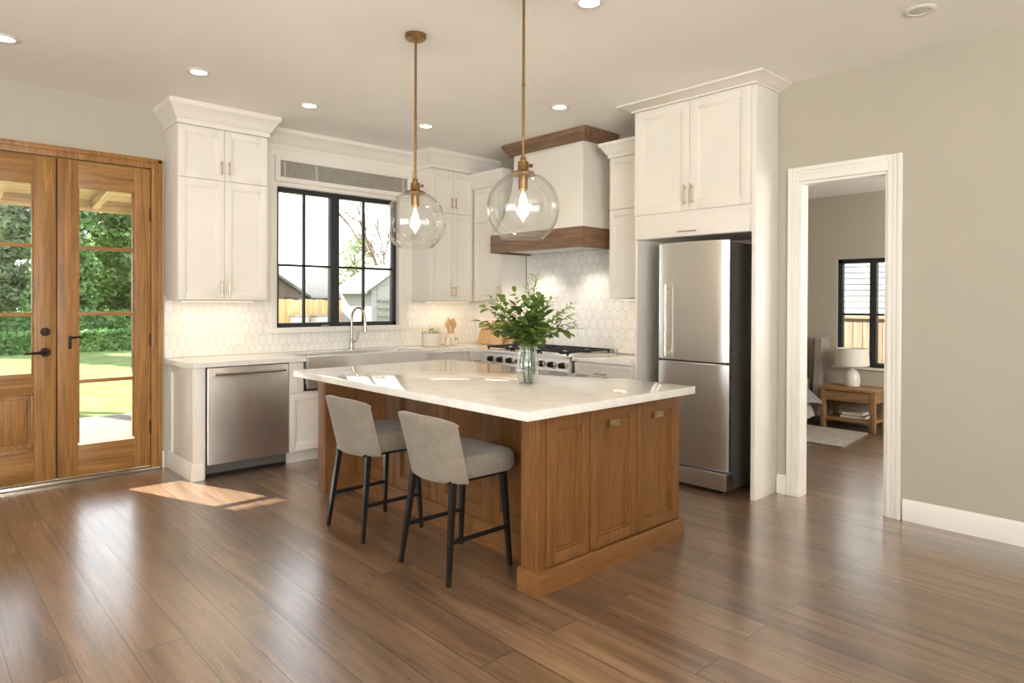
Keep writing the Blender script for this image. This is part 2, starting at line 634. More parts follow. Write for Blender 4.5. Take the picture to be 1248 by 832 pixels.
def dup(root, loc, rotz=None, label=None):
    """A copy of a thing with copies of its parts and sub-parts."""
    def cp(o, par):
        c = o.copy()
        COL.objects.link(c)
        if par:
            c.parent = par
        for ch in o.children:
            cp(ch, c)
        return c
    r = cp(root, None)
    r.location = loc
    if rotz is not None:
        r.rotation_euler = (0, 0, rotz)
    if label:
        r['label'] = label
    return r


# ------------------------------------------------------------------ room shell
CEIL = 2.925
X0, Y0 = -8.0, -9.5            # left and rear walls
DX = -0.27                     # face of the wall with the bedroom doorway
FLOORX = 3.15
struct(MB().box(X0 - .15, FLOORX, Y0 - .15, 0.02, -0.12, 0.0), 'floor', MAT['floor'])
struct(MB().box(X0 - .15, 0.15, Y0 - .15, 0.15, CEIL, CEIL + .2), 'ceiling', MAT['ceiling'])
DXL, DXR, DZT = -4.77, -3.36, 2.49      # french door opening
WXL, WXR, WZB, WZT = -2.385, -1.065, 1.115, 2.42   # window opening
m = MB()
m.box(X0 - .15, DXL, 0, .15, -.12, CEIL).box(DXL, DXR, 0, .15, DZT, CEIL).box(DXR, WXL, 0, .15, -.12, CEIL)
m.box(WXL, WXR, 0, .15, -.12, WZB).box(WXL, WXR, 0, .15, WZT, CEIL).box(WXR, 0.15, 0, .15, -.12, CEIL)
struct(m, 'wall_back', MAT['wall'])
struct(MB().box(0, .06, -3.71, 0, 0, CEIL), 'wall_right', MAT['wall'])
OY0, OY1, OZ, DT = -4.435, -3.86, 2.215, .10    # doorway opening
m = MB()
m.box(DX, DX + DT, OY1, -3.71, 0, CEIL).box(DX, DX + DT, OY0, OY1, OZ, CEIL).box(DX, DX + DT, Y0, OY0, 0, CEIL)
m.box(DX + DT, 0.06, -3.75, -3.71, 0, CEIL)
struct(m, 'wall_doorway', MAT['wall'])
m = MB()
m.box(X0 - .15, X0, Y0, -5.9, 0, CEIL).box(X0 - .15, X0, -2.5, 0, 0, CEIL)
m.box(X0 - .15, X0, -5.9, -2.5, 0, .4).box(X0 - .15, X0, -5.9, -2.5, 2.55, CEIL)
struct(m, 'wall_left', MAT['wall'])
m = MB()
m.box(X0 - .15, -7.6, Y0 - .15, Y0, 0, CEIL).box(-4.4, DX + DT, Y0 - .15, Y0, 0, CEIL)
m.box(-7.6, -4.4, Y0 - .15, Y0, 0, .4).box(-7.6, -4.4, Y0 - .15, Y0, 2.55, CEIL)
struct(m, 'wall_rear', MAT['wall'])
# bedroom shell
BX = 3.0
BWY0, BWY1, BWZ0, BWZ1 = -3.75, -2.865, 0.65, 1.865
m = MB()
m.box(BX, BX + .15, -6.0, BWY0, 0, 2.6).box(BX, BX + .15, BWY1, -0.8, 0, 2.6)
m.box(BX, BX + .15, BWY0, BWY1, 0, BWZ0).box(BX, BX + .15, BWY0, BWY1, BWZ1, 2.6)
struct(m, 'wall_bedroom', MAT['bedwall'])
struct(MB().box(.06, BX + .15, -.8, -.65, 0, 2.6), 'wall_bedroom_north', MAT['bedwall'])
struct(MB().box(DX + DT, BX + .15, -6.15, -6.0, 0, 2.6), 'wall_bedroom_south', MAT['bedwall'])
struct(MB().box(.15, BX + .15, -6.15, -.65, 2.6, 2.75).box(DX + DT, .15, -6.15, -3.79, 2.6, 2.75), 'ceiling_bedroom', MAT['ceiling'])

# baseboards
BPROF = [(0, 0), (.016, 0), (.016, .10), (.011, .118), (.006, .13), (0, .135)]
struct(MB().sweep([(DX, -4.53), (DX, Y0)][::-1], [(-o, z) for o, z in BPROF]), 'baseboard_right', MAT['trim'])
struct(MB().sweep([(DX, -3.715), (DX, -3.787)], BPROF), 'baseboard_doorway', MAT['trim'])
struct(MB().sweep([(X0, 0), (DXL - .005, 0)], BPROF), 'baseboard_back', MAT['trim'])
struct(MB().sweep([(DXR + .005, 0), (-3.325, 0)], BPROF), 'baseboard_corner', MAT['trim'])
struct(MB().sweep([(X0, Y0), (X0, 0)], BPROF), 'baseboard_left', MAT['trim'])
struct(MB().sweep([(BX, -.8), (BX, -6.0)], BPROF), 'baseboard_bedroom', MAT['trim'])


# doorway casing (moulded face boards on both sides of the jamb)
def casing_leg(m, fx, s, y0, y1, z0, z1, horiz=False):
    """Stepped flat casing on a wall facing -x."""
    m.box(fx - .018, fx, y0, y1, z0, z1, .003)
    if horiz:
        m.box(fx - .027, fx - .016, y0, y1, z1 - .03, z1, .004)
        m.box(fx - .023, fx - .016, y0, y1, z1 - .055, z1 - .038, .003)
        m.box(fx - .022, fx - .016, y0, y1, z0, z0 + .018, .003)
    else:
        a, b = (y0, y1) if s > 0 else (y1, y0)   # a outer, b inner
        d = (b - a) / abs(b - a)
        m.box(fx - .027, fx - .016, *sorted((a, a + d * .028)), z0, z1, .004)
        m.box(fx - .023, fx - .016, *sorted((a + d * .036, a + d * .052)), z0, z1, .003)
        m.box(fx - .022, fx - .016, *sorted((b, b - d * .018)), z0, z1, .003)


m = MB()
casing_leg(m, DX, -1, OY1, OY1 + .07, 0, OZ + .10)
casing_leg(m, DX, 1, OY0 - .085, OY0, 0, OZ + .10)
casing_leg(m, DX, 1, OY0, OY1, OZ, OZ + .10, True)
m.box(DX - .005, DX + DT + .005, OY1 - .018, OY1, 0, OZ).box(DX - .005, DX + DT + .005, OY0, OY0 + .018, 0, OZ)
m.box(DX - .004, DX + DT + .004, OY0 + .018, OY1 - .018, OZ - .018, OZ - .0005)
struct(m, 'trim_1', MAT['trim'], 'white moulded casing around the open bedroom doorway')

# ------------------------------------------------------------------ french doors
m = MB()
m.box(DXR - .065, DXR, -.028, .12, 0, DZT - .065, .004).box(DXL, DXL + .065, -.028, .12, 0, DZT - .065, .004)
m.box(DXL, DXR, -.028, .12, DZT - .065, DZT, .004)
m.box(DXR - .02, DXR + .012, -.036, 0, 0, DZT + .004, .004).box(DXL - .012, DXL + .02, -.036, 0, 0, DZT + .004, .004)
m.box(DXL - .012, DXR + .012, -.036, 0, DZT - .02, DZT + .014, .004)
struct(m, 'trim_2', OAK['z'], 'wooden frame around the pair of glazed doors')
struct(MB().box(DXL, DXR, -.05, .13, 0, .028, .006), 'trim_3', MAT['nickel'], 'pale metal threshold under the wooden doors')

YF = -.012                     # room face of the leaves


def door_leaf(name, x0, x1, gx0, gx1, gz0, label, lever, panel):
    root = MB()
    zt, zb = 2.418, .034
    yb = YF + .045
    root.box(x0, gx0, YF, yb, zb, zt, .003).box(gx1, x1, YF, yb, zb, zt, .003)
    root = root.build(name, OAK['z'])
    root['kind'] = 'structure'
    root['label'] = label
    r = MB()
    r.box(gx0, gx1, YF, yb, 2.215, zt, .002)
    r.box(gx0, gx1, YF, yb, zb, .27 if not panel else .285, .002)
    if panel:
        r.box(gx0, gx1, YF, yb, .685, gz0, .002)
    r.build('rail', OAK['x'], root)
    mu = MB()
    for z in (1.763, 1.261, .75):
        if z > gz0 + .1:
            mu.box(gx0, gx1, YF + .004, yb - .004, z - .014, z + .014, .004)
    for a, b in ((gx0, gx0 + .012), (gx1 - .012, gx1)):
        mu.box(a, b, YF + .006, yb - .006, gz0, 2.215, .003)
    mu.build('glazing_bar', OAK['x'], root)
    MB().box(gx0 + .004, gx1 - .004, YF + .020, YF + .026, gz0, 2.215).build('pane', MAT['glass'], root)
    if panel:
        p = MB()
        p.box(gx0, gx1, YF + .016, YF + .032, .285, .685)
        p.box(gx0 + .035, gx1 - .035, YF + .004, YF + .03, .32, .65, .012)
        for a, b, c, d in ((gx0, gx1, .285, .3), (gx0, gx1, .67, .685), (gx0, gx0 + .015, .285, .685), (gx1 - .015, gx1, .285, .685)):
            p.box(a, b, YF + .006, YF + .02, c, d, .004)
        p.build('raised_panel', OAK['z'], root)
    return root


XM = -4.058
d1 = door_leaf('door_1', -4.70, XM - .004, -4.585, -4.197, .829, 'glazed wooden door leaf with a raised lower panel and black lever', True, True)
d2 = door_leaf('door_2', XM + .004, -3.428, -3.925, -3.545, .285, 'glazed wooden door leaf with four panes beside the white cabinets', False, False)
h = MB()
h.tube([(-4.128, YF, .982), (-4.128, YF - .012, .982)], .034, 20)
h.tube([(-4.128, YF - .012, .982), (-4.128, YF - .05, .982)], .011, 12)
h.tube([(-4.128, YF - .05, .982), (-4.16, YF - .055, .983), (-4.26, YF - .05, .978)], [.011, .01, .007], 10)
h.build('lever_handle', MAT['bronze'], d1)
h = MB()
h.tube([(-4.128, YF, 1.133), (-4.128, YF - .012, 1.133)], .031, 20)
h.tube([(-4.128, YF - .012, 1.133), (-4.128, YF - .02, 1.133)], .018, 16)
h.box(-4.132, -4.124, YF - .034, YF - .02, 1.118, 1.148, .003)
h.build('deadbolt', MAT['bronze'], d1)
h = MB()
h.box(-3.986, -3.966, YF - .008, YF, 1.0, 1.10, .003)
h.tube([(-3.976, YF - .006, 1.085), (-3.976, YF - .04, 1.085)], .008, 10)
h.tube([(-3.976, YF - .04, 1.085), (-3.93, YF - .042, 1.088), (-3.895, YF - .04, 1.084)], [.008, .007, .006], 10)
h.build('lever_handle', MAT['bronze'], d2)
for z in (.35, 1.05, 2.05):
    MB().tube([(-3.4305, YF - .006, z - .05), (-3.4305, YF - .006, z + .05)], .007, 10).build('hinge', MAT['bronze'], d2)
MB().box(XM - .003, XM + .003, YF + .02, YF + .04, .034, 2.418).build('astragal', MAT['bronze'], d2)

# ------------------------------------------------------------------ kitchen window
wi = MB()
YW = .045
fw = .045
wi.box(WXL, WXR, YW, YW + .06, WZB, WZB + fw, .003).box(WXL, WXR, YW, YW + .06, WZT - fw, WZT, .003)
wi.box(WXL, WXL + fw, YW, YW + .06, WZB, WZT, .003).box(WXR - fw, WXR, YW, YW + .06, WZB, WZT, .003)
wi.box(-1.775 - .045, -1.775 + .045, YW - .006, YW + .06, WZB, WZT, .003)
win1 = wi.build('window_1', MAT['window_black'])
win1['kind'] = 'structure'
win1['label'] = 'black framed kitchen window over the sink'
mu = MB()
for xa in (-2.085, -1.445):
    mu.box(xa - .011, xa + .011, YW + .012, YW + .045, WZB + fw, WZT - fw, .002)
for xa, xb in ((WXL + fw, -1.82), (-1.73, WXR - fw)):
    mu.box(xa, xb, YW + .012, YW + .045, 1.70 - .011, 1.70 + .011, .002)
mu.build('glazing_bar', MAT['window_black'], win1)
MB().box(WXL + .03, -1.80, YW + .028, YW + .034, WZB + .03, WZT - .03).build('pane', MAT['glass'], win1)
MB().box(-1.75, WXR - .03, YW + .028, YW + .034, WZB + .03, WZT - .03).build('pane', MAT['glass'], win1)
# the crank at the sill
MB().box(-1.93, -1.84, YW - .02, YW + .005, WZB + .008, WZB + .022, .005).build('crank', MAT['nickel'], win1)

m = MB()
m.box(-2.61, WXL - .0605, -.012, -.0002, 1.401, 2.78).box(WXR + .0605, -.907, -.012, -.0002, 1.401, 2.78).box(WXL - .0605, WXR + .0605, -.012, -.0002, WZT + .051, 2.78)
struct(m, 'trim_9', MAT['trim'], 'white panelling around and above the kitchen window')
m = MB()
m.box(WXL - .06, WXL, -.018, .0, WZB - .03, WZT + .03, .003).box(WXR, WXR + .06, -.018, .0, WZB - .03, WZT + .03, .003)
m.box(WXL - .06, WXR + .06, -.03, -.0085, WZB - .045, WZB, .004)
m.box(WXL - .06, WXR + .06, -.02, 0, WZT, WZT + .05, .003)
for a, b in ((WXL - .001, WXL + .004), (WXR - .004, WXR + .001)):
    m.box(a, b, -.01, YW, WZB, WZT)
m.box(WXL, WXR, -.01, YW, WZB - .001, WZB + .004).box(WXL, WXR, -.01, YW, WZT - .004, WZT + .001)
struct(m, 'trim_4', MAT['trim'], 'white casing around the kitchen window')

bl = thing('window_blind', 'rolled woven grey blind in a white box frame above the kitchen window', 'blind', (-1.72, -.03, 2.56))
m = MB()
VX0, VX1, VZ0, VZ1 = -2.41, -.94, 2.455, 2.70
m.box(VX0 + .045, VX1 - .045, -.049, -.001, VZ1 - .05, VZ1 - .0005, .003).box(VX0 + .045, VX1 - .045, -.049, -.001, VZ0 + .0005, VZ0 + .045, .003)
m.box(VX0, VX0 + .045, -.05, -.001, VZ0, VZ1, .004).box(VX1 - .045, VX1, -.05, -.001, VZ0, VZ1, .004)
m.build('box_frame', MAT['trim'], bl)
m = MB()
for k in range(11):
    z = VZ0 + .05 + k * .0133
    m.box(VX0 + .046, VX1 - .046, -.036 + .004 * (k % 2), -.008, z, z + .0115, .003)
m.build('woven_fold', MAT['shade_weave'], bl)
for x in (-2.33, -2.02, -1.05):
    MB().box(x, x + .022, -.038, -.030, VZ0 + .048, VZ1 - .052, .002).build('tape', MAT['shade_tape'], bl)


# ------------------------------------------------------------------ cabinet helpers
def mapA(fy):                   # front facing -y : (u along x, d outwards, z)
    return lambda u, d, z: (u, fy - d, z)


def mapB(fx):                   # front facing -x : (u along y, d outwards, z)
    return lambda u, d, z: (fx - d, u, z)


def shaker(name, mp, u0, u1, z0, z1, mat, parent, fr=.055, t=.02, grain=None, g=.0015):
    """A framed door with a stepped recessed panel."""
    a, b = min(u0, u1) + g, max(u0, u1) - g
    z0 += g
    z1 -= g
    fr = min(fr, (b - a) * .3, (z1 - z0) * .32)
    m = MB(mp)
    m.box(a, a + fr, 0, t, z0, z1, .002).box(b - fr, b, 0, t, z0, z1, .002)
    m.box(a + fr, b - fr, 0, t, z0, z0 + fr, .002).box(a + fr, b - fr, 0, t, z1 - fr, z1, .002)
    s = .012
    for q in ((a + fr - .001, a + fr + s, z0 + fr, z1 - fr), (b - fr - s, b - fr + .001, z0 + fr, z1 - fr),
              (a + fr, b - fr, z0 + fr - .001, z0 + fr + s), (a + fr, b - fr, z1 - fr - s, z1 - fr + .001)):
        m.box(q[0], q[1], 0, t * .66, q[2], q[3], .003)
    m.box(a + fr - .002, b - fr + .002, -.002, t * .4, z0 + fr - .002, z1 - fr + .002)
    return m.build(name, mat, parent)


def pull(mp, u, z, parent, length=.11, vert=True, mat=None, r=.005, d0=.02):
    m = MB()
    f = mp
    h2 = length / 2
    if vert:
        ends = [(u, d0 + .026, z - h2), (u, d0 + .026, z + h2)]
        posts = [((u, d0, z + s * h2 * .72), (u, d0 + .026, z + s * h2 * .72)) for s in (-1, 1)]
    else:
        ends = [(u - h2, d0 + .026, z), (u + h2, d0 + .026, z)]
        posts = [((u + s * h2 * .72, d0, z), (u + s * h2 * .72, d0 + .026, z)) for s in (-1, 1)]
    m.tube([f(*q) for q in ends], r, 10)
    for a, b in posts:
        m.tube([f(*a), f(*b)], r * .9, 8)
    return m.build('handle', mat or MAT['champagne'], parent)


CROWN = [(0, 0), (.012, 0), (.012, .035), (.03, .05), (.04, .075), (.065, .115), (.078, .125), (.078, .16), (0, .16)]


def crown(parent, path, z0, h, out=.085, mat=None, name='crown_moulding'):
    sx, sz = out / .078, h / .16
    return MB().sweep(path, [(o * sx, z0 + z * sz) for o, z in CROWN]).build(name, mat or MAT['white'], parent)


# ------------------------------------------------------------------ backsplash
TS = .008
m = MB()
m.box(-3.325, WXL - .06, -TS, 0, .895, 1.40).box(WXL - .06, WXR + .06, -TS, 0, .895, WZB - .045).box(WXR + .06, -.0005, -TS, 0, .895, 1.40)
struct(m, 'trim_5', MAT['hexA'], 'white picket tile backsplash under the kitchen window')
m = MB()
m.box(-TS, 0, -.84, -TS, .895, 1.40).box(-TS, 0, -2.225, -.84, .895, 1.95).box(-TS, 0, -2.69, -2.225, .895, 1.42)
struct(m, 'trim_6', MAT['hexB'], 'white hexagon tile backsplash behind the range')

# ------------------------------------------------------------------ upper cabinets
WH = MAT['white']
FA = mapA(-.33)
UGRP = None
cab = thing('upper_cabinet', 'white upper cabinet between the wooden doors and the kitchen window', 'cabinet', (-2.965, 0, 1.37))
ZS = 2.335
c0, c1 = -3.32, -2.612
MB().box(c0, c1, -.33, -.001, 1.37, 2.76, .002).build('carcass', WH, cab)
mid = (c0 + c1) / 2
for (a, b, za, zb, hu, hz) in ((c0, mid, 1.372, ZS, mid - .03, 1.475), (mid, c1, 1.372, ZS, mid + .03, 1.475),
                               (c0, mid, ZS + .004, 2.75, mid - .03, 2.44), (mid, c1, ZS + .004, 2.75, mid + .03, 2.44)):
    d = shaker('door', FA, a, b, za, zb, WH, cab)
    pull(FA, hu, hz, d)
crown(cab, [(c0, -.001), (c0, -.352), (c1, -.352), (c1, -.001)], 2.752, CEIL - 2.753, .085)

cab = thing('upper_cabinet', 'tall white corner cabinet to the right of the kitchen window', 'cabinet', (-.45, 0, 1.37))
c0, c1 = -.905, -.352
ZC = 2.29
MB().box(c0, -.009, -.33, -.009, 1.37, 2.76, .002).build('carcass', WH, cab)
mid = -.62
for (a, b, za, zb, hu, hz) in ((c0, mid, 1.372, ZC, mid - .025, 1.47), (mid, c1, 1.372, ZC, mid + .025, 1.47),
                               (c0, mid, ZC + .004, 2.735, mid - .025, 2.40), (mid, c1, ZC + .004, 2.735, mid + .025, 2.40)):
    d = shaker('door', FA, a, b, za, zb, WH, cab, fr=.05)
    pull(FA, hu, hz, d)
crown(cab, [(c0, -.001), (c0, -.352), (-.012, -.352)], 2.742, CEIL - 2.743, .085)

FB = mapB(-.33)
cab = thing('upper_cabinet', 'white upper cabinet on the range wall left of the hood', 'cabinet', (0, -.6, 1.37))
MB().box(-.33, -.009, -.83, -.338, 1.37, 2.59, .002).build('carcass', WH, cab)
d = shaker('door', FB, -.83, -.372, 1.372, 2.20, WH, cab, fr=.05)
pull(FB, -.775, 1.47, d)
shaker('door', FB, -.83, -.372, 2.205, 2.575, WH, cab, fr=.05)
crown(cab, [(-.352, -.353), (-.352, -.83), (-.001, -.83)], 2.578, .155, .05)

cab = thing('upper_cabinet', 'narrow white upper cabinet between the hood and the fridge', 'cabinet', (0, -2.46, 1.40))
MB().box(-.33, -.009, -2.688, -2.228, 1.40, 2.63, .002).build('carcass', WH, cab)
shaker('door', FB, -2.688, -2.23, 1.402, 2.165, WH, cab, fr=.05)
shaker('door', FB, -2.688, -2.23, 2.17, 2.62, WH, cab, fr=.05)
MB(FB).box(-2.684, -2.672, .018, .026, 1.52, 1.60, .002).build('hinge', MAT['nickel'], cab)
crown(cab, [(-.001, -2.228), (-.352, -2.228), (-.352, -2.688)], 2.62, .13, .07)

# crown moulding along the wall above the window
struct(MB().sweep([(-2.612, -.001), (-.905, -.001)], [(o * 1.5, 2.76 + z * (CEIL - 2.761) / .16) for o, z in CROWN]), 'trim_7', MAT['trim'],
       'white crown moulding above the kitchen window')

# ------------------------------------------------------------------ range hood
HY0, HY1 = -2.095, -.876
hood = thing('range_hood', 'tapered white range hood with dark wood bands above the range', 'range hood', (0, -1.5, 1.85))
m = MB()


def hood_ring(k):
    s = 1 - (1 - k) ** 2.6
    x = -.535 + .125 * s
    return x, HY0 + .015 + .105 * s, HY1 - .015 - .175 * s


rings = []
for i in range(9):
    k = i / 8
    x, ya, yb = hood_ring(k)
    z = 2.02 + k * .80
    rings.append([(x, ya, z), (x, yb, z), (-.009, yb, z), (-.009, ya, z)])
m.loft(rings)
m.build('body', WH, hood)
WB = MB()
z0, z1 = 1.85, 2.03
WB.box(-.555, -.525, HY0, HY1, z0, z1, .003)
WB.build('front_band', WAL['y'], hood)
for a, b in ((HY0, HY0 + .03), (HY1 - .03, HY1)):
    MB().box(-.524, -.009, a, b, z0, z1, .003).build('side_band', WAL['x'], hood)
m = MB().box(-.52, -.01, HY0 + .032, HY1 - .032, z0 + .02, z0 + .035, .003)
m.build('liner', MAT['steel_y'], hood)
m = MB()
for k in range(14):
    y = HY0 + .16 + k * .068
    m.box(-.42, -.14, y, y + .034, z0 + .010, z0 + .019, .002)
m.build('filter', MAT['steel_x'], hood)
for y in (-1.15, -1.82):
    MB().tube([(-.45, y, z0 + .019), (-.45, y, z0 + .012)], .035, 16).build('hood_lamp', MAT['led'], hood)
    add_light('hood_lamp_light', 'SPOT', (-.35, y, z0 + .005), 13.0, (1.0, 0.93, 0.82), (.3, 0, -1), spot_size=1.7, spot_blend=.7, shadow_soft_size=.03).parent = None
MB().sweep([(-.009, -1.045), (-.42, -1.045), (-.42, -1.99), (-.009, -1.99)][::-1],
           [(-.0, 2.812), (-.0, 2.922), (-.075, 2.922), (-.075, 2.895), (-.06, 2.872), (-.05, 2.862), (-.038, 2.835), (-.02, 2.82), (-.02, 2.812)]).build('top_trim', WAL['y'], hood)

# ------------------------------------------------------------------ fridge cabinet and refrigerator
FX = -.60
FY0, FY1 = -3.705, -2.692     # right and left outer faces
fc = thing('fridge_cabinet', 'tall white cabinet surround over the stainless fridge', 'cabinet', (-.3, -3.2, 0))
MB().box(FX, DX + .0005, FY0 - .004, FY0 + .026, 0, 2.90, .002).box(DX + .0005, -.003, FY0 - .003, FY0 + .026, 0, 2.90).build('right_panel', WH, fc)
MB().box(FX, -.009, FY1 - .024, FY1 - .002, 0, 2.90, .002).build('left_panel', WH, fc)
m = MB()
m.box(FX + .002, -.009, FY0 + .026, FY1 - .024, 1.86, 2.89)
m.build('carcass', WH, fc)
MB().box(-.03, -.009, FY0 + .026, FY1 - .024, 0, 1.86).build('back_panel', WH, fc)
FF = mapB(FX)
fm = -3.195
d = shaker('door', FF, FY0 + .03, fm, 2.05, 2.868, WH, fc, fr=.07)
pull(FF, fm - .03, 2.165, d, .15)
d = shaker('door', FF, fm, FY1 - .005, 2.05, 2.868, WH, fc, fr=.07)
pull(FF, fm + .03, 2.165, d, .15)
d = MB(FF).box(FY0 + .032, FY1 - .012, 0, .02, 1.862, 2.02, .004).build('flip_up_front', WH, fc)
pull(FF, -3.19, 1.895, d, .16, False, r=.004)
crown(fc, [(-.009, FY1 - .002), (FX - .022, FY1 - .002), (FX - .022, FY0 - .004), (DX - .001, FY0 - .004)], 2.868, CEIL - 2.869, .10)

fr = thing('refrigerator', 'stainless two-door refrigerator standing in the white cabinet surround', 'refrigerator', (-.35, -3.22, 0))
RX = -.63
ry0, ry1 = -3.525, -2.935
MB().box(RX + .045, -.06, ry0 + .006, ry1 - .006, .03, 1.80, .004).build('body', MAT['steel_dark'], fr)


def fridge_door(z0, z1, name):
    m = MB()
    n = 12
    out = []
    for i in range(n + 1):
        k = i / n
        y = ry0 + (ry1 - ry0) * k
        bulge = .014 * (1 - (2 * k - 1) ** 2)
        edge = .012 * max(0, (abs(2 * k - 1) - .93) / .07) ** 2
        out.append((RX - bulge + edge, y))
    ring = out + [(RX + .042, ry1), (RX + .042, ry0)]
    rings = []
    for z, ins in ((z0, .006), (z0 + .006, 0), (z1 - .006, 0), (z1, .006)):
        rings.append([(x + (ins if j <= n else 0), y, z) for j, (x, y) in enumerate(ring)])
    m.loft(rings)
    return m.build(name, MAT['steel_z'], fr)


du = fridge_door(.937, 1.815, 'upper_door')
dl = fridge_door(.165, .925, 'lower_door')
m = MB()
m.tube([(RX - .05, ry1 - .095, .96), (RX - .05, ry1 - .095, 1.50)], .011, 12)
for z in (.985, 1.475):
    m.tube([(RX, ry1 - .095, z), (RX - .05, ry1 - .095, z)], .009, 10)
m.build('handle', MAT['nickel'], du)
m = MB().box(RX - .018, RX + .09, ry0, ry1, .03, .15, .006)
m.build('kick_grille', MAT['steel_y'], fr)
MB().box(RX + .01, RX + .05, ry0 + .01, ry1 - .01, .918, .945).build('door_gap', MAT['slot'], fr)
for y in (ry0 + .06, ry1 - .06):
    MB().tube([(RX + .06, y, 0), (RX + .06, y, .032)], .022, 14).build('foot', MAT['black'], fr)

# ------------------------------------------------------------------ base cabinets, dishwasher, sink, counters
CT, CB = .893, .858            # counter top and underside
FBA = mapA(-.60)


def toe(m, a, b, axis, f):
    if axis == 'A':
        m.box(a, b, f + .06, -.01, 0, .10)
    else:
        m.box(f + .06, -.01, a, b, 0, .10)


bc = thing('base_cabinet', 'white panelled end cabinet beside the dishwasher', 'cabinet', (-3.25, -.3, 0))
m = MB()
m.box(-3.275, -3.20, -.61, -.001, 0, CB, .003)
m.build('end_panel', WH, bc)
m = MB()
m.box(-3.289, -3.274, -.61, -.55, .0, CB, .002).box(-3.289, -3.274, -.07, -.002, 0, CB, .002)
m.box(-3.289, -3.274, -.55, -.07, CB - .07, CB, .002).box(-3.289, -3.274, -.55, -.07, 0, .12, .002)
m.build('applied_frame', WH, bc)
MB().sweep([(-3.289, -.002), (-3.289, -.612), (-3.215, -.612)][::-1], [(-o, z) for o, z in BPROF][::1]).build('skirting', WH, bc)

dw = thing('dishwasher', 'stainless dishwasher under the white counter', 'dishwasher', (-2.87, -.3, 0))
MB().box(-3.192, -2.548, -.58, -.02, .03, CB - .004).build('tub', MAT['steel_dark'], dw)
dd = MB().box(-3.192, -2.548, -.632, -.585, .105, CB - .008, .008).build('door', MAT['steel_z'], dw)
m = MB()
m.tube([(-3.15, -.672, .802), (-2.59, -.672, .802)], .011, 12)
for x in (-3.135, -2.605):
    m.tube([(x, -.632, .802), (x, -.672, .802)], .011, 10)
m.build('handle', MAT['nickel'], dd)
MB().box(-3.192, -2.548, -.575, -.56, .0, .10).build('kick_plate', MAT['black'], dw)

bc = thing('sink_cabinet', 'white base cabinet carrying the stainless farmhouse sink', 'cabinet', (-1.8, -.3, 0))
m = MB()
m.box(-2.54, -1.145, -.60, -.01, .10, .60).box(-2.54, -2.41, -.60, -.01, .60, CB).box(-1.17, -1.145, -.60, -.01, .60, CB)
toe(m, -2.54, -1.145, 'A', -.60)
m.build('carcass', WH, bc)
MB(FBA).box(-2.54, -2.412, 0, .02, .60, CB - .004, .002).build('filler', WH, bc)
for a, b in ((-2.54, -2.075), (-2.075, -1.61), (-1.61, -1.148)):
    shaker('door', FBA, a, b, .105, .59, WH, bc)

bc = thing('base_cabinet', 'white corner base cabinet between the sink and the range', 'cabinet', (-.6, -.3, 0))
m = MB()
m.box(-1.143, -.012, -.60, -.01, .10, CB).box(-.60, -.012, -.905, -.60, .10, CB)
toe(m, -1.14, -.02, 'A', -.60)
toe(m, -.905, -.60, 'B', -.60)
m.build('carcass', WH, bc)
FBB = mapB(-.60)
d = shaker('drawer', FBA, -1.143, -1.02, .12, CB - .004, WH, bc, fr=.03)
d = shaker('drawer', FBA, -1.018, -.64, .68, CB - .004, WH, bc, fr=.035)
shaker('door', FBA, -1.018, -.64, .12, .675, WH, bc)
d = shaker('drawer', FBB, -.905, -.64, .68, CB - .004, WH, bc, fr=.03)
pull(FBB, -.775, .77, d, .10, False)
shaker('door', FBB, -.905, -.64, .12, .675, WH, bc)

bc = thing('base_cabinet', 'white drawer cabinet between the range and the fridge', 'cabinet', (-.3, -2.37, 0))
m = MB().box(-.60, -.012, -2.69, -2.065, .10, CB)
toe(m, -2.69, -2.065, 'B', -.60)
m.build('carcass', WH, bc)
for a, b in ((.66, CB - .006), (.385, .655), (.12, .38)):
    d = shaker('drawer', FBB, -2.69, -2.068, a, b, WH, bc, fr=.035)
    pull(FBB, -2.375, (a + b) / 2 + .01, d, .13, False, mat=MAT['nickel'])

ctr = MB()
# worktop: left run with chamfered corner, strip behind the sink, right run and corner return
ctr.hexa([(-3.335, -.012, CB), (-3.335, -.56, CB), (-3.29, -.645, CB), (-2.40, -.645, CB), (-2.40, -.012, CB)],
         [(-3.335, -.012, CT), (-3.335, -.56, CT), (-3.29, -.645, CT), (-2.40, -.645, CT), (-2.40, -.012, CT)])
ctr.box(-2.40, -1.17, -.17, -.012, CB, CT)
ctr.hexa([(-1.17, -.645, CB), (-.645, -.645, CB), (-.645, -.905, CB), (-.012, -.905, CB), (-.012, -.012, CB), (-1.17, -.012, CB)],
         [(-1.17, -.645, CT), (-.645, -.645, CT), (-.645, -.905, CT), (-.012, -.905, CT), (-.012, -.012, CT), (-1.17, -.012, CT)])
tag(ctr.build('countertop', MAT['quartz'], origin=(-1.8, -.3, CB)), 'white quartz countertop running from the dishwasher round the corner to the range', 'countertop')
tag(MB().box(-.645, -.012, -2.69, -2.062, CB, CT, .003).build('countertop', MAT['quartz'], origin=(-.3, -2.37, CB)),
    'short white quartz countertop between the range and the fridge', 'countertop')

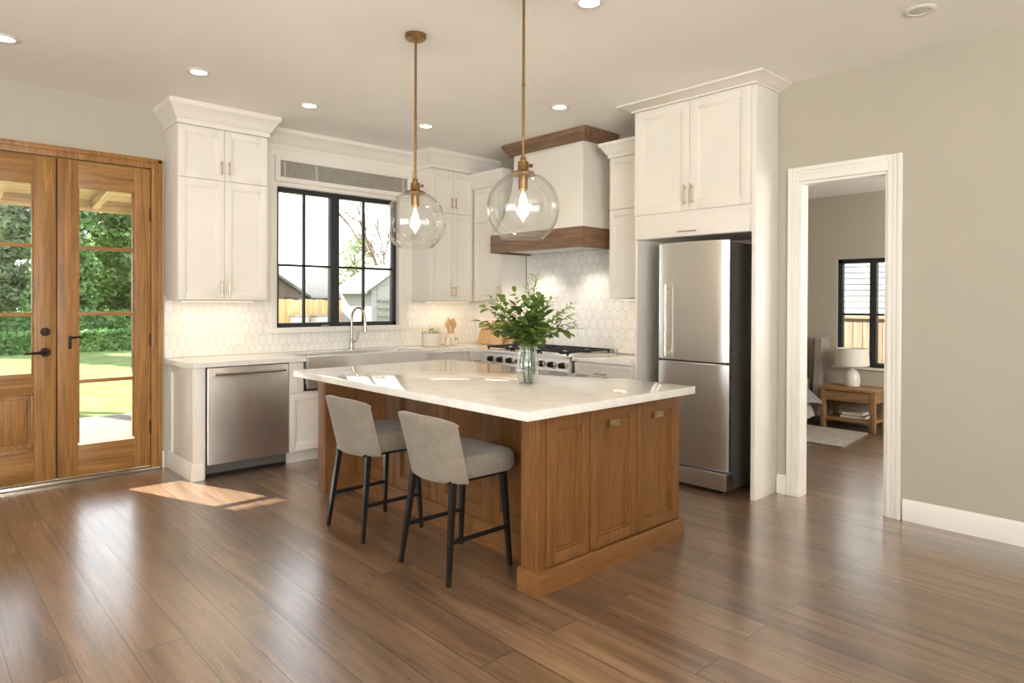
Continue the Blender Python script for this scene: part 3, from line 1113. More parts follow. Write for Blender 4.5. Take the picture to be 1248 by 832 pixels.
sk = thing('farmhouse_sink', 'stainless farmhouse sink with a broad apron under the window', 'sink', (-1.78, -.4, .62))
sx0, sx1, sy0, sy1, sz = -2.398, -1.172, -.665, -.172, .885
MB().box(sx0, sx1, sy0, sy0 + .045, .625, sz + .012, .008).build('apron', MAT['steel_x'], sk)
m = MB()
m.box(sx0, sx0 + .03, sy0 + .045, sy1, .66, sz, .002).box(sx1 - .03, sx1, sy0 + .045, sy1, .66, sz, .002)
m.box(sx0 + .03, sx1 - .03, sy1 - .02, sy1, .66, sz, .002).box(sx0 + .03, sx1 - .03, sy0 + .045, sy1 - .02, .645, .665)
m.build('basin', MAT['steel_x'], sk)
MB().lathe([(.045, 0), (.045, .004), (.03, .005), (.0, .003)][:3], (-1.78, -.4, .665), 20).build('drain', MAT['nickel'], sk)

fa = thing('faucet', 'brushed nickel gooseneck faucet behind the sink', 'faucet', (-1.665, -.09, CT))
bx, by = -1.665, -.09
m = MB()
m.lathe([(.03, 0), (.03, .008), (.022, .014), (.02, .10), (.017, .105)], (bx, by, CT), 20)
m.build('base', MAT['nickel'], fa)
pts = [(bx, by, CT + .10), (bx, by, CT + .30)]
for k in range(1, 13):
    a = PI * k / 12
    pts.append((bx + .02 * (1 - math.cos(a)), by - .09 * (1 - math.cos(a)), CT + .30 + .11 * math.sin(a)))
pts.append((bx + .04, by - .185, CT + .26))
MB().tube(pts, .012, 12).build('spout', MAT['nickel'], fa)
e = pts[-1]
MB().tube([(e[0], e[1], e[2] + .01), (e[0], e[1] - .004, e[2] - .08)], [.014, .018], 14).build('spray_head', MAT['nickel'], fa)
m = MB()
m.tube([(bx + .018, by, CT + .075), (bx + .045, by - .005, CT + .08)], .012, 12)
m.tube([(bx + .045, by - .005, CT + .08), (bx + .075, by - .02, CT + .17)], [.009, .006], 10)
m.build('lever', MAT['nickel'], fa)

# ------------------------------------------------------------------ range
rg = thing('range', 'wide stainless gas range under the hood', 'range', (-.35, -1.48, 0))
y0, y1 = -2.056, -.911
MB().box(-.63, -.02, y0, y1, .10, .87, .003).build('body', MAT['steel_dark'], rg)
MB().box(-.60, -.05, y0 + .02, y1 - .02, .0, .10).build('plinth', MAT['black'], rg)
m = MB()
m.hexa([(-.69, y0, .735), (-.63, y0, .735), (-.63, y1, .735), (-.69, y1, .735)],
       [(-.672, y0, .885), (-.63, y0, .885), (-.63, y1, .885), (-.672, y1, .885)])
m.build('control_panel', MAT['steel_y'], rg)
MB().box(-.69, -.02, y0, y1, .87, .897, .004).build('cooktop', MAT['steel_y'], rg)
for k in range(8):
    y = -1.05 - k * .1345
    kn = MB()
    kn.tube([(-.682, y, .812), (-.692, y, .8125)], .031, 20)
    kn = kn.build('knob', MAT['nickel'], rg)
    q = MB()
    q.tube([(-.692, y, .8125), (-.726, y, .814)], [.027, .023], 18)
    q.box(-.735, -.724, y - .004, y + .004, .792, .836, .002)
    q.build('grip', MAT['black'], kn)
od = MB().box(-.665, -.632, y0 + .01, y1 - .01, .13, .72, .006).build('oven_door', MAT['steel_y'], rg)
m = MB()
m.tube([(-.72, y0 + .06, .68), (-.72, y1 - .06, .68)], .013, 12)
for y in (y0 + .1, y1 - .1):
    m.tube([(-.66, y, .68), (-.72, y, .68)], .01, 10)
m.build('handle', MAT['nickel'], od)
MB().box(-.668, -.664, y0 + .2, y1 - .2, .28, .58, .001).build('oven_window', MAT['slot'], od)
W3 = (y1 - y0 - .06) / 3
for k in range(3):
    ya = y0 + .03 + k * W3 + .006
    yb = ya + W3 - .012
    g = MB()
    for x in (-.645, -.355, -.075):
        g.box(x - .007, x + .007, ya, yb, .918, .934, .003)
    for y in (ya + .007, yb - .007):
        g.box(-.65, -.07, y - .007, y + .007, .918, .934, .003)
    for x in (-.50, -.21):
        for ddx, ddy in ((.1, 0), (-.1, 0), (0, .12), (0, -.12)):
            yc = (ya + yb) / 2
            g.tube([(x + ddx * .25, yc + ddy * .25, .929), (x + ddx * 1.4, yc + ddy * 1.45, .929)], .006, 6)
    for x in (-.64, -.08):
        for y in (ya + .012, yb - .012):
            g.box(x - .007, x + .007, y - .007, y + .007, .897, .92)
    g.build('grate', MAT['iron'], rg)
    for x in (-.50, -.21):
        MB().lathe([(.055, 0), (.055, .008), (.04, .010), (.04, .016), (.0, .018)][:4], (x, (ya + yb) / 2, .897), 20).build('burner', MAT['iron'], rg)
MB().box(-.05, -.02, y0, y1, .897, .935, .004).build('back_guard', MAT['steel_y'], rg)

# ------------------------------------------------------------------ island
isl = thing('kitchen_island', 'brown oak kitchen island with panelled sides and end doors', 'kitchen island', (-2.15, -2.64, 0))
IX0, IX1, IY0, IY1 = -2.747, -1.575, -3.74, -1.55
IZ = .85
RCX = -2.50                   # recessed knee wall
MB().box(RCX + .02, IX1, IY0 + .10, IY1 - .10, .02, IZ, .002).build('carcass', ISL['z'], isl)
# thick end walls
MB().box(IX0, IX1, IY0 + .02, IY0 + .11, .02, IZ, .004).build('end_wall', ISL['z'], isl)
MB().box(IX0, IX1, IY1 - .11, IY1, .02, IZ, .004).build('end_wall', ISL['z'], isl)
# knee wall panels facing the stools
FK = mapB(RCX + .02)
ks = [IY0 + .115 + (IY1 - IY0 - .23) * i / 4 for i in range(5)]
for i in range(4):
    shaker('back_panel', FK, ks[i], ks[i + 1], .14, IZ, ISL['z'], isl, fr=.075, t=.028, g=.002)
MB().sweep([(RCX - .004, IY1 - .11), (RCX - .004, IY0 + .11)], [(0, 0), (.014, 0), (.014, .105), (.008, .12), (.008, .132), (0, .14)]).build('knee_skirting', ISL['y'], isl)
# end facing the camera: stile, fixed panel and two pull-out doors
FE = mapA(IY0 + .02)
MB(FE).box(IX0, IX0 + .055, 0, .021, .10, IZ, .003).build('corner_stile', ISL['z'], isl)
MB(FE).box(IX1 - .03, IX1, 0, .021, .10, IZ, .003).build('corner_stile', ISL['z'], isl)
MB(FE).box(IX0 + .055, IX1 - .03, 0, .016, IZ - .022, IZ, .002).build('top_rail', ISL['x'], isl)
us = [IX0 + .055, -2.388, -2.0, IX1 - .03]
for i in range(3):
    nm = 'end_panel' if i == 0 else 'pull_out_door'
    d = shaker(nm, FE, us[i], us[i + 1], .118, IZ - .026, ISL['z'], isl, fr=.058, t=.034, g=.0035)
    if i:
        uc = (us[i] + us[i + 1]) / 2
        zc = IZ - .105
        q = MB(FE)
        q.box(uc - .046, uc + .046, .010, .036, zc + .012, zc + .02, .003)
        q.box(uc - .046, uc + .046, .028, .036, zc - .02, zc + .02, .003)
        q.box(uc - .046, uc - .038, .010, .036, zc - .02, zc + .02, .003).box(uc + .038, uc + .046, .010, .036, zc - .02, zc + .02, .003)
        q.build('cup_pull', MAT['champagne'], d)
# plinth round the end and both corners
PP = [(0, 0), (.02, 0), (.02, .095), (.014, .105), (.006, .11), (0, .112)]
MB().sweep([(IX0, IY0 + .115), (IX0, IY0), (IX1, IY0), (IX1, IY1)], PP).build('plinth', ISL['x'], isl)
m = MB()
m.box(-2.935, -1.607, -3.865, -1.56, .85, .892, .004)
tag(m.build('island_countertop', MAT['quartz'], origin=(-2.25, -2.7, .85)), 'thick white quartz slab on top of the oak island', 'countertop')


# ------------------------------------------------------------------ bar stools
def rrect(hx, hy, r, n=6):
    pts = []
    for cx, cy, a0 in ((hx - r, hy - r, 0), (-hx + r, hy - r, PI / 2), (-hx + r, -hy + r, PI), (hx - r, -hy + r, 1.5 * PI)):
        for i in range(n + 1):
            a = a0 + PI / 2 * i / n
            pts.append((cx + r * math.cos(a), cy + r * math.sin(a)))
    return pts


def make_stool(label):
    t = thing('bar_stool', label, 'bar stool', (0, 0, 0), 'bar stools at the island')
    # seat cushion
    m = MB()
    rings = []
    prof = [(.485, .80), (.495, .93), (.515, .985), (.55, 1.0), (.585, .985), (.604, .93), (.613, .82), (.618, .55), (.620, .2)]
    for z, k in prof:
        ring = []
        for (x, y) in rrect(.215, .215, .08):
            yy = y * (1 + .04 * (x / .225))
            dip = -.012 * max(0, x / .225) ** 2 if z > .58 else 0
            ring.append((.045 + x * k, yy * k, z + dip))
        rings.append(ring)
    m.loft(rings)
    m.build('seat', MAT['fabric'], t)
    # wrap-around upholstered back
    nu, nv = 20, 10
    th = .045

    def surf(u, v, inner):
        # u -1..1 across, v 0..1 up
        z = .482 + v * (.318 - .03 * abs(u) ** 3)
        w = .225 + .025 * v
        a = u * 1.28
        x = -.205 - .06 * v + (.16 * (1 - math.cos(a)) * (1 - .45 * v) + .02 * v * u * u)
        y = w * math.sin(a) / math.sin(1.28)
        if inner:
            n = Vector((math.cos(a * .8), -math.sin(a * .8), 0))
            x += n.x * th
            y += n.y * th
        return (x, y, z)
    m = MB()
    rings = []
    for j in range(nv + 1):
        v = j / nv
        vi = min(max(v, .03), .97)
        o = [surf(-1 + 2 * i / nu, v if 0 < j < nv else (.01 if j == 0 else .985), False) for i in range(nu + 1)]
        inn = [surf(-1 + 2 * i / nu, v if 0 < j < nv else (.01 if j == 0 else .985), True) for i in range(nu + 1)]
        rings.append(o + inn[::-1])
    # rounded top and bottom edges
    def mid_ring(v, dz):
        o = [surf(-1 + 2 * i / nu, v, False) for i in range(nu + 1)]
        q = [surf(-1 + 2 * i / nu, v, True) for i in range(nu + 1)]
        A = [tuple(Vector(a).lerp(Vector(b), .28) + Vector((0, 0, dz))) for a, b in zip(o, q)]
        B = [tuple(Vector(a).lerp(Vector(b), .72) + Vector((0, 0, dz))) for a, b in zip(o, q)]
        return A + B[::-1]
    rings = [mid_ring(.01, -.010)] + rings + [mid_ring(.985, .012)]
    m.loft(rings, False, False)
    b = m.bm
    # close the rims with quads
    b.verts.ensure_lookup_table()
    n1 = 2 * (nu + 1)
    last = len(rings) - 1
    for base in (0, last * n1):
        for i in range(nu):
            q = [b.verts[base + i], b.verts[base + i + 1], b.verts[base + n1 - 2 - i], b.verts[base + n1 - 1 - i]]
            b.faces.new(q)
    bk = m.build('backrest', MAT['fabric'], t, smooth=60)
    pipe = MB()
    pipe.tube([tuple(Vector(surf(-1 + 2 * i / nu, .985, False)) + Vector((.006, 0, .006))) for i in range(nu + 1)], .004, 6)
    pipe.build('piping', MAT['fabric'], bk)
    m = MB().box(-.165, .19, -.17, .17, .472, .49, .004)
    m.build('seat_frame', MAT['black'], t)
    feet = {}
    for sx in (-1, 1):
        for sy in (-1, 1):
            top = Vector((.02 + sx * .165, sy * .165, .48))
            bot = Vector((sx * .2 - .0, sy * .205, 0))
            feet[sx, sy] = (top, bot)
            MB().tube([tuple(bot), tuple(top)], [.0095, .015], sq=True).build('leg', MAT['black'], t)
    for sy in (-1, 1):
        k = 1 - .20 / .48
        a = feet[-1, sy][1].lerp(feet[-1, sy][0], 1 - k)
        c = feet[1, sy][1].lerp(feet[1, sy][0], 1 - k)
        MB().tube([tuple(a), tuple(c)], .0085, sq=True).build('stretcher', MAT['black'], t)
    return t


s1 = make_stool('tweed bar stool with black legs, the farther one by the dishwasher')
s1.location = (-2.80, -2.40, 0)
s2 = dup(s1, (-2.79, -3.18, 0), None, 'tweed bar stool with black legs, the nearer one in front of the other stool')


# ------------------------------------------------------------------ pendants
def make_pendant(label):
    t = thing('pendant_light', label, 'pendant light', (0, 0, 0), 'glass globe pendants over the island')
    m = MB()
    m.lathe([(.062, CEIL - .001), (.062, CEIL - .02), (.056, CEIL - .028), (.014, CEIL - .03)], n=28)
    m.build('canopy', MAT['brass'], t)
    m = MB()
    m.lathe([(.007, 2.075), (.007, 2.43), (.009, 2.432), (.009, 2.448), (.007, 2.45), (.007, CEIL - .028)], n=12)
    m.build('rod', MAT['brass'], t)
    m = MB()
    m.lathe([(.010, 2.085), (.014, 2.078), (.014, 2.064), (.026, 2.060), (.028, 2.022), (.030, 2.018), (.058, 2.008), (.066, 2.0), (.066, 1.994), (.028, 1.99),
             (.024, 1.985), (.024, 1.925), (.021, 1.922)], n=28)
    m.build('socket_cap', MAT['brass'], t)
    m = MB()
    m.tube([(.03, -.012, 2.045), (.045, -.018, 2.045)], .009, 10)
    m.build('thumb_screw', MAT['brass'], t)
    # globe shell, open at the bottom, with real thickness
    R0, zc = .180, 1.832
    prof = []
    th0, th1 = math.asin(.058 / R0), PI - math.asin(.105 / R0)
    for i in range(33):
        a = th0 + (th1 - th0) * i / 32
        prof.append((R0 * math.sin(a), zc + R0 * math.cos(a)))
    inner = [(r - .004 * r / R0, zc + (z - zc) * (1 - .004 / R0)) for r, z in prof]
    m = MB()
    m.lathe(prof + inner[::-1], n=48, cap0=False, cap1=False)
    m.build('glass_shade', MAT['globe'], t, smooth=60)
    m = MB()
    m.lathe([(.104, zc - .1455), (.1085, zc - .149), (.104, zc - .1525), (.0995, zc - .149), (.104, zc - .1455)], n=48, cap0=False, cap1=False)
    m.build('glass_rim', MAT['globe'], t, smooth=60)
    m = MB()
    m.lathe([(.014, 1.922), (.015, 1.905), (.022, 1.885), (.031, 1.86), (.034, 1.835), (.030, 1.812), (.02, 1.797), (.006, 1.790)], n=24)
    b = m.build('bulb', MAT['globe'], t, smooth=60)
    m = MB()
    for k in range(4):
        a = k * PI / 2 + .4
        m.tube([(.006 * math.cos(a), .006 * math.sin(a), 1.90), (.016 * math.cos(a), .016 * math.sin(a), 1.87),
                (.017 * math.cos(a + .5), .017 * math.sin(a + .5), 1.83), (.006 * math.cos(a + .8), .006 * math.sin(a + .8), 1.812)], .0028, 6)
    m.tube([(0, 0, 1.915), (0, 0, 1.89)], .004, 6)
    m.build('filament', MAT['filament'], b)
    return t


p1 = make_pendant('clear glass globe pendant hanging over the far end of the island')
p1.location = (-2.70, -2.675, 0)
p2 = dup(p1, (-2.649, -3.534, 0), None, 'clear glass globe pendant hanging over the vase end of the island')
for (x, y) in ((-2.70, -2.675), (-2.649, -3.534)):
    add_light('pendant_bulb_light', 'POINT', (x, y, 1.85), BULB_W, (1.0, 0.72, 0.42), shadow_soft_size=.03)


# ------------------------------------------------------------------ recessed ceiling lights
def make_can(label, lens):
    t = thing('recessed_light', label, 'ceiling light', (0, 0, CEIL), 'recessed lights in the ceiling')
    m = MB()
    m.lathe([(.052, CEIL - .001), (.076, CEIL - .001), (.078, CEIL - .004), (.074, CEIL - .007), (.055, CEIL - .009), (.052, CEIL - .006)], n=32, cap0=False, cap1=False)
    m.build('trim_ring', MAT['trim'], t)
    MB().lathe([(.053, CEIL - .0015), (.053, CEIL - .006), (.03, CEIL - .007)], n=28).build('lens', lens, t)
    return t


OFFS = OFF
cans = [(-4.455, -.952, 'round lit ceiling light, nearest the wooden doors'),
        (-3.418, -1.142, 'round lit ceiling light in front of the left upper cabinet'),
        (-2.517, -.934, 'round lit ceiling light in front of the kitchen window'),
        (-1.485, -1.07, 'small round lit ceiling light seen just behind the far pendant rod'),
        (-1.044, -2.277, 'round lit ceiling light in front of the range hood'),
        (-2.289, -3.649, 'round lit ceiling light over the island near the nearer pendant rod')]
can0 = make_can(cans[0][2], MAT['can_on'])
for i, (x, y, lb) in enumerate(cans):
    c = can0 if i == 0 else dup(can0, (x, y, CEIL), None, lb)
    c.location = (x, y, CEIL)
    add_light('recessed_lamp', 'SPOT', (x, y, CEIL - .02), CAN_W, (1.0, 0.91, 0.79), (0, 0, -1), spot_size=2.3, spot_blend=.8, shadow_soft_size=.05)
dn = make_can('round unlit ceiling fixture above the bedroom doorway', MAT['lens_off'])
dn.location = (-.94, -4.79, CEIL)

# ------------------------------------------------------------------ under-cabinet lights
ulist = [((-3.25, -.20), (-2.68, -.20), 'warm light strip under the cabinet left of the window'),
         ((-.85, -.20), (-.30, -.20), 'warm light strip under the tall corner cabinet'),
         ((-.20, -.78), (-.20, -.40), 'warm light strip under the cabinet left of the hood'),
         ((-.20, -2.64), (-.20, -2.28), 'warm light strip under the cabinet beside the fridge')]
for (a, b, lb) in ulist:
    zc = 1.37 if lb.find('fridge') < 0 else 1.40
    cx, cy = (a[0] + b[0]) / 2, (a[1] + b[1]) / 2
    t = thing('light_strip', lb, 'light', (cx, cy, zc), 'under-cabinet light strips')
    w = .012
    MB().box(min(a[0], b[0]) - w, max(a[0], b[0]) + w, min(a[1], b[1]) - w, max(a[1], b[1]) + w, zc - .012, zc - .0005, .002).build('housing', MAT['trim'], t)
    w = .008
    MB().box(min(a[0], b[0]) - w, max(a[0], b[0]) + w, min(a[1], b[1]) - w, max(a[1], b[1]) + w, zc - .0145, zc - .0125, .0008).build('diffuser', MAT['led'], t)
    L = max(abs(a[0] - b[0]), abs(a[1] - b[1]))
    lx = abs(a[0] - b[0]) > abs(a[1] - b[1])
    d = add_light('light_strip_glow', 'AREA', (cx, cy, zc - .018), UNDER_W * L / .5, (1.0, 0.78, 0.54), (0, 0, -1), shape='RECTANGLE',
                  size=L if lx else .02, size_y=.02 if lx else L)


# ------------------------------------------------------------------ outlets on the backsplash
def outlet(mp, u, z, label, kind='outlet'):
    t = thing('wall_outlet' if kind == 'outlet' else 'light_switch', label, kind if kind == 'outlet' else 'light switch', mp(u, 0, z))
    MB(mp).box(u - .036, u + .036, 0, .006, z - .058, z + .058, .003).build('plate', MAT['plate'], t)
    if kind == 'outlet':
        for s in (-1, 1):
            m = MB(mp)
            m.box(u - .016, u + .016, .0055, .0075, z + s * .026 - .015, z + s * .026 + .015, .003)
            so = m.build('socket', MAT['plate'], t)
            m = MB(mp)
            for q in (-.006, .006):
                m.box(u + q - .001, u + q + .001, .007, .0079, z + s * .026 - .004, z + s * .026 + .006)
            m.build('slot', MAT['slot'], so)
    else:
        MB(mp).box(u - .008, u + .008, .005, .011, z - .022, z + .022, .003).build('rocker', MAT['plate'], t)
    return t


TA = mapA(-TS)
TB = mapB(-TS)
outlet(TA, -3.27, 1.13, 'white switch plate on the tile beside the wooden doors', 'switch')
outlet(TA, -2.925, 1.145, 'white outlet plate on the tile above the dishwasher')
outlet(TB, -2.28, 1.05, 'white outlet plate on the tile between the range and the fridge')

# ------------------------------------------------------------------ vase and bouquet
VX, VY, VZ = -2.217, -3.13, .892
vs = thing('glass_vase', 'clear glass vase holding greenery on the island', 'vase', (VX, VY, VZ))
ov = [(.040, 0), (.056, .006), (.064, .04), (.067, .10), (.062, .15), (.052, .185), (.05, .20), (.056, .218)]
iv = [(r - .004, z + (.008 if i < 2 else 0)) for i, (r, z) in enumerate(ov)]
wob = lambda a, z: .03 * math.cos(12 * a) * min(1, z / .03)
m = MB().lathe(ov + iv[::-1], (VX, VY, VZ), 60, True, True, wob)
m.build('glass_body', MAT['vase_glass'], vs, smooth=50)

bq = thing('bouquet', 'loose bunch of green leaves and eucalyptus in the clear vase', 'bouquet', (VX, VY, VZ + .02))


def leaf(m, base, d, up, L, W, curl=.2):
    d = d.normalized()
    s = d.cross(up)
    s = s.normalized() if s.length > 1e-4 else Vector((1, 0, 0))
    n = s.cross(d)
    rows = []
    for t_, w in ((0, .08), (.25, .8), (.55, 1.0), (.82, .62), (1, .04)):
        c = base + d * (L * t_) - n * (curl * L * t_ * t_)
        rows.append((c - s * (W * w / 2) + n * W * .12 * w, c, c + s * (W * w / 2) + n * W * .12 * w))
    vv = [[m.bm.verts.new(q) for q in r] for r in rows]
    for a, b in zip(vv[:-1], vv[1:]):
        m.bm.faces.new((a[0], a[1], b[1], b[0]))
        m.bm.faces.new((a[1], a[2], b[2], b[1]))


def rv(s=1.0):
    return Vector((random.uniform(-s, s), random.uniform(-s, s), random.uniform(-s, s)))


CR = Vector((R.x, R.y, 0)).normalized()   # roughly along the room diagonal, the way the bouquet spreads
CF = Vector((F.x, F.y, 0)).normalized()
sprays = []
rnd = random.Random(3)
spec = [(-.27, .16, 'a'), (-.25, .24, 'a'), (-.20, .10, 'c'), (-.17, .30, 'a'), (-.12, .22, 'c'), (-.08, .33, 'a'), (-.05, .18, 'c'), (.0, .36, 'b'),
        (.02, .24, 'c'), (.04, .42, 'b'), (.07, .30, 'a'), (.11, .20, 'c'), (.14, .29, 'b'), (.20, .22, 'b'), (.27, .20, 'b'), (.32, .12, 'b'),
        (-.14, .12, 'c'), (.12, .13, 'a'), (.0, .12, 'c'), (.06, .14, 'c'), (-.03, .28, 'a'), (.22, .10, 'c'), (-.22, .30, 'b'),
        (-.24, .13, 'a'), (-.15, .17, 'a'), (-.10, .13, 'c'), (.03, .19, 'c'), (.09, .24, 'c'), (.16, .17, 'a'), (.24, .26, 'b'), (-.07, .24, 'c'),
        (.0, .20, 'a'), (.18, .12, 'b'), (-.18, .22, 'c'), (.05, .28, 'c'), (.28, .15, 'b'), (-.02, .14, 'c'), (.07, .13, 'a')]
for i, (dr, dz, kd) in enumerate(spec):
    df = rnd.uniform(-.16, .16)
    a0 = rnd.uniform(0, 2 * PI)
    base = Vector((VX + .025 * math.cos(a0), VY + .025 * math.sin(a0), VZ + .012))
    neck = Vector((VX, VY, VZ + .20)) + CR * (dr * .08) + CF * (df * .08)
    tip = Vector((VX, VY, VZ + .20 + dz)) + CR * dr + CF * df
    ctrl = neck.lerp(tip, .45) + Vector((0, 0, .05 + .1 * abs(dr)))
    pts = [base, base.lerp(neck, .5), neck]
    for k in range(1, 7):
        t_ = k / 6
        pts.append(neck * (1 - t_) ** 2 + ctrl * 2 * t_ * (1 - t_) + tip * t_ * t_)
    st = MB().tube([tuple(q) for q in pts], [.0028] * 3 + [.0025, .0022, .002, .0016, .0013, .001], 6).build('stem', MAT['stem'], bq)
    m = MB()
    n = {'a': 12, 'b': 34, 'c': 13}[kd]
    for k in range(n):
        t_ = .12 + .88 * k / (n - 1)
        q = neck * (1 - t_) ** 2 + ctrl * 2 * t_ * (1 - t_) + tip * t_ * t_
        dv = ((ctrl - neck) * (1 - t_) + (tip - ctrl) * t_).normalized()
        side = dv.cross(Vector((0, 0, 1)) + Vector((rnd.uniform(-.5, .5), rnd.uniform(-.5, .5), 0))).normalized() * (1 if k % 2 else -1)
        out = dv * rnd.uniform(.4, 1.0) + side * rnd.uniform(.6, 1.1) + Vector((rnd.uniform(-.3, .3), rnd.uniform(-.3, .3), rnd.uniform(-.25, .35)))
        up = Vector((rnd.uniform(-.5, .5), rnd.uniform(-.5, .5), 1))
        if kd == 'a':
            leaf(m, q, out, up, rnd.uniform(.05, .075), rnd.uniform(.03, .045), .25)
        elif kd == 'b':
            leaf(m, q, out, up, rnd.uniform(.04, .065), rnd.uniform(.008, .013), .15)
        else:
            leaf(m, q, out, up, rnd.uniform(.06, .085), rnd.uniform(.035, .05), .3)
    m.build('leaves', MAT['leaf_' + kd], st, smooth=80, recalc=False)
# tiny cream blossoms on thin stalks
for (dr, dz, df) in ((-.12, .24, .05), (-.06, .27, -.05), (-.02, .22, -.1), (.0, .30, .03), (.05, .27, .08), (.13, .16, -.06), (-.17, .2, -.03)):
    tip = Vector((VX, VY, VZ + .20 + dz)) + CR * dr + CF * df
    neck = Vector((VX, VY, VZ + .20))
    st = MB().tube([tuple(neck - Vector((0, 0, .15))), tuple(neck), tuple(neck.lerp(tip, .5) + Vector((0, 0, .03))), tuple(tip)], [.0018, .0018, .0015, .001], 5).build('flower_stem', MAT['stem'], bq)
    m = MB()
    for k in range(9):
        m.ball(tuple(tip + rv(.026)), rnd.uniform(.005, .009), 7, 5)
    m.build('blossom', MAT['petal'], st)

# ------------------------------------------------------------------ things on the corner counter
# white crock with a small flowering plant
px, py = -.79, -.20
t = thing('planter', 'white ceramic pot with small pale flowers on the corner counter', 'planter', (px, py, CT))
MB().lathe([(.085, 0), (.095, .01), (.10, .05), (.10, .125), (.104, .13), (.104, .138), (.094, .138), (.092, .12), (.02, .118)], (px, py, CT), 32).build('pot', MAT['ceramic'], t)
m = MB()
mp_ = MB()
for k in range(34):
    a, r = random.uniform(0, 2 * PI), random.uniform(0, .08)
    q = Vector((px + r * math.cos(a), py + r * math.sin(a), CT + .11))
    tipq = q + Vector((.5 * r * math.cos(a), .5 * r * math.sin(a), random.uniform(.05, .13) * (1 - r * 3)))
    m.tube([tuple(q), tuple(tipq)], .0013, 4)
    for j in range(2):
        leaf(m, q.lerp(tipq, random.uniform(.3, .9)), rv() + Vector((0, 0, .4)), Vector((0, 0, 1)), .028, .012)
    mp_.ball(tuple(tipq), random.uniform(.006, .011), 7, 5)
m.build('leaves', MAT['leaf_b'], t, recalc=False)
mp_.build('blossom', MAT['petal'], t)

px, py = -.60, -.25
t = thing('candle_jar', 'small glass jar with a cream candle beside the white pot', 'candle', (px, py, CT))
MB().lathe([(.036, 0), (.038, .004), (.038, .075), (.035, .075), (.035, .006)], (px, py, CT), 24).build('jar', MAT['globe'], t)
w_ = MB().lathe([(.033, .006), (.033, .05), (.01, .049)], (px, py, CT), 24).build('wax', MAT['wax'], t)
MB().tube([(px, py, CT + .048), (px + .002, py, CT + .062)], .0015, 6).build('wick', MAT['slot'], w_)
px, py = -.665, -.30
t = thing('spice_jar', 'little clear jar with a cork lid in front of the candle', 'jar', (-.525, -.29, CT))
MB().lathe([(.024, 0), (.026, .003), (.026, .05), (.02, .06), (.02, .066)], (-.525, -.29, CT), 20).build('jar', MAT['globe'], t)
MB().lathe([(.021, .066), (.021, .082), (.018, .084)], (-.525, -.29, CT), 16).build('lid', CUT['z'], t)

px, py = -.48, -.135
t = thing('utensil_crock', 'stoneware crock full of wooden spoons in the counter corner', 'crock', (px, py, CT))
MB().lathe([(.05, 0), (.056, .006), (.058, .12), (.060, .126), (.054, .126), (.052, .02)], (px, py, CT), 28).build('crock', MAT['ceramic'], t)
kinds = ['spoon', 'spatula', 'spoon', 'rolling', 'spatula', 'spoon']
names_ = ['wooden spoon with a rounded bowl, leaning left in the crock', 'flat wooden spatula with a squared blade in the crock',
          'slim wooden spoon standing at the back of the crock', 'round wooden rolling pin standing in the crock',
          'narrow wooden spatula leaning right in the crock', 'short wooden spoon at the front of the crock']
for i, kd in enumerate(kinds):
    a = 2 * PI * i / 6 + .3
    b0 = Vector((px + .02 * math.cos(a), py + .02 * math.sin(a), CT + .022))
    e0 = Vector((px + .042 * math.cos(a) + .0, py + .036 * math.sin(a), CT + .27 - .02 * (i % 3)))
    u = thing('wooden_' + {'spoon': 'spoon', 'spatula': 'spatula', 'rolling': 'rolling_pin'}[kd], names_[i], 'utensil', tuple(b0), 'wooden utensils in the crock')
    q = MB()
    dirv = (e0 - b0).normalized()
    if kd == 'rolling':
        q.tube([tuple(b0), tuple(b0.lerp(e0, .1)), tuple(b0.lerp(e0, .12)), tuple(b0.lerp(e0, .92)), tuple(b0.lerp(e0, .94)), tuple(e0 + dirv * .03)],
               [.008, .008, .016, .016, .008, .009], 12)
        q.build('roller', CUT['z'], u)
    else:
        q.tube([tuple(b0), tuple(b0.lerp(e0, .78))], [.006, .005], 8)
        q.build('handle', CUT['z'], u)
        q = MB()
        rings = []
        s = Vector((0.73, -.68, 0))
        n_ = dirv.cross(s).normalized()
        for k in range(7):
            f = k / 6
            c = b0.lerp(e0, .75) + dirv * (.085 * f)
            w = {'spoon': .024 * math.sin(PI * (.12 + .84 * f)) + .002, 'spatula': .008 + .013 * min(1, f * 1.6)}[kd]
            rings.append([tuple(c + s * w * math.cos(z) + n_ * .004 * math.sin(z)) for z in [2 * PI * j / 10 for j in range(10)]])
        q.loft(rings)
        q.build('blade' if kd == 'spatula' else 'bowl', CUT['z'], u)


def leaning_board(name, label, u0, u1, h, t, foot, ang, mat, rails=False):
    """A board on the counter leaning back against the range wall (wall at x=0)."""
    root = thing(name, label, 'cutting board', (foot, (u0 + u1) / 2, CT))
    ca, sa = math.cos(ang), math.sin(ang)
    f = lambda u, d, z: (foot + z * sa - d * ca, u, CT + .001 + z * ca + d * sa)
    m = MB()

    def slab(a, b, d0, d1, z0, z1):
        m.hexa([f(a, d0, z0), f(b, d0, z0), f(b, d1, z0), f(a, d1, z0)], [f(a, d0, z1), f(b, d0, z1), f(b, d1, z1), f(a, d1, z1)])
    slab(u0, u1, 0, t, 0, h)
    m.build('board', mat, root)
    if rails:
        m = MB()
        for (a, b, c, e) in ((u0, u1, 0, .012), (u0, u1, h - .012, h), (u0, u0 + .012, 0, h), (u1 - .012, u1, 0, h),
                             (u0 + (u1 - u0) * .55 - .004, u0 + (u1 - u0) * .55 + .004, 0, h), (u0, u1, h * .83, h * .83 + .007)):
            slab(a, b, t, t + .006, c, e)
        m.build('rail', CUT['x'], root)
    return root


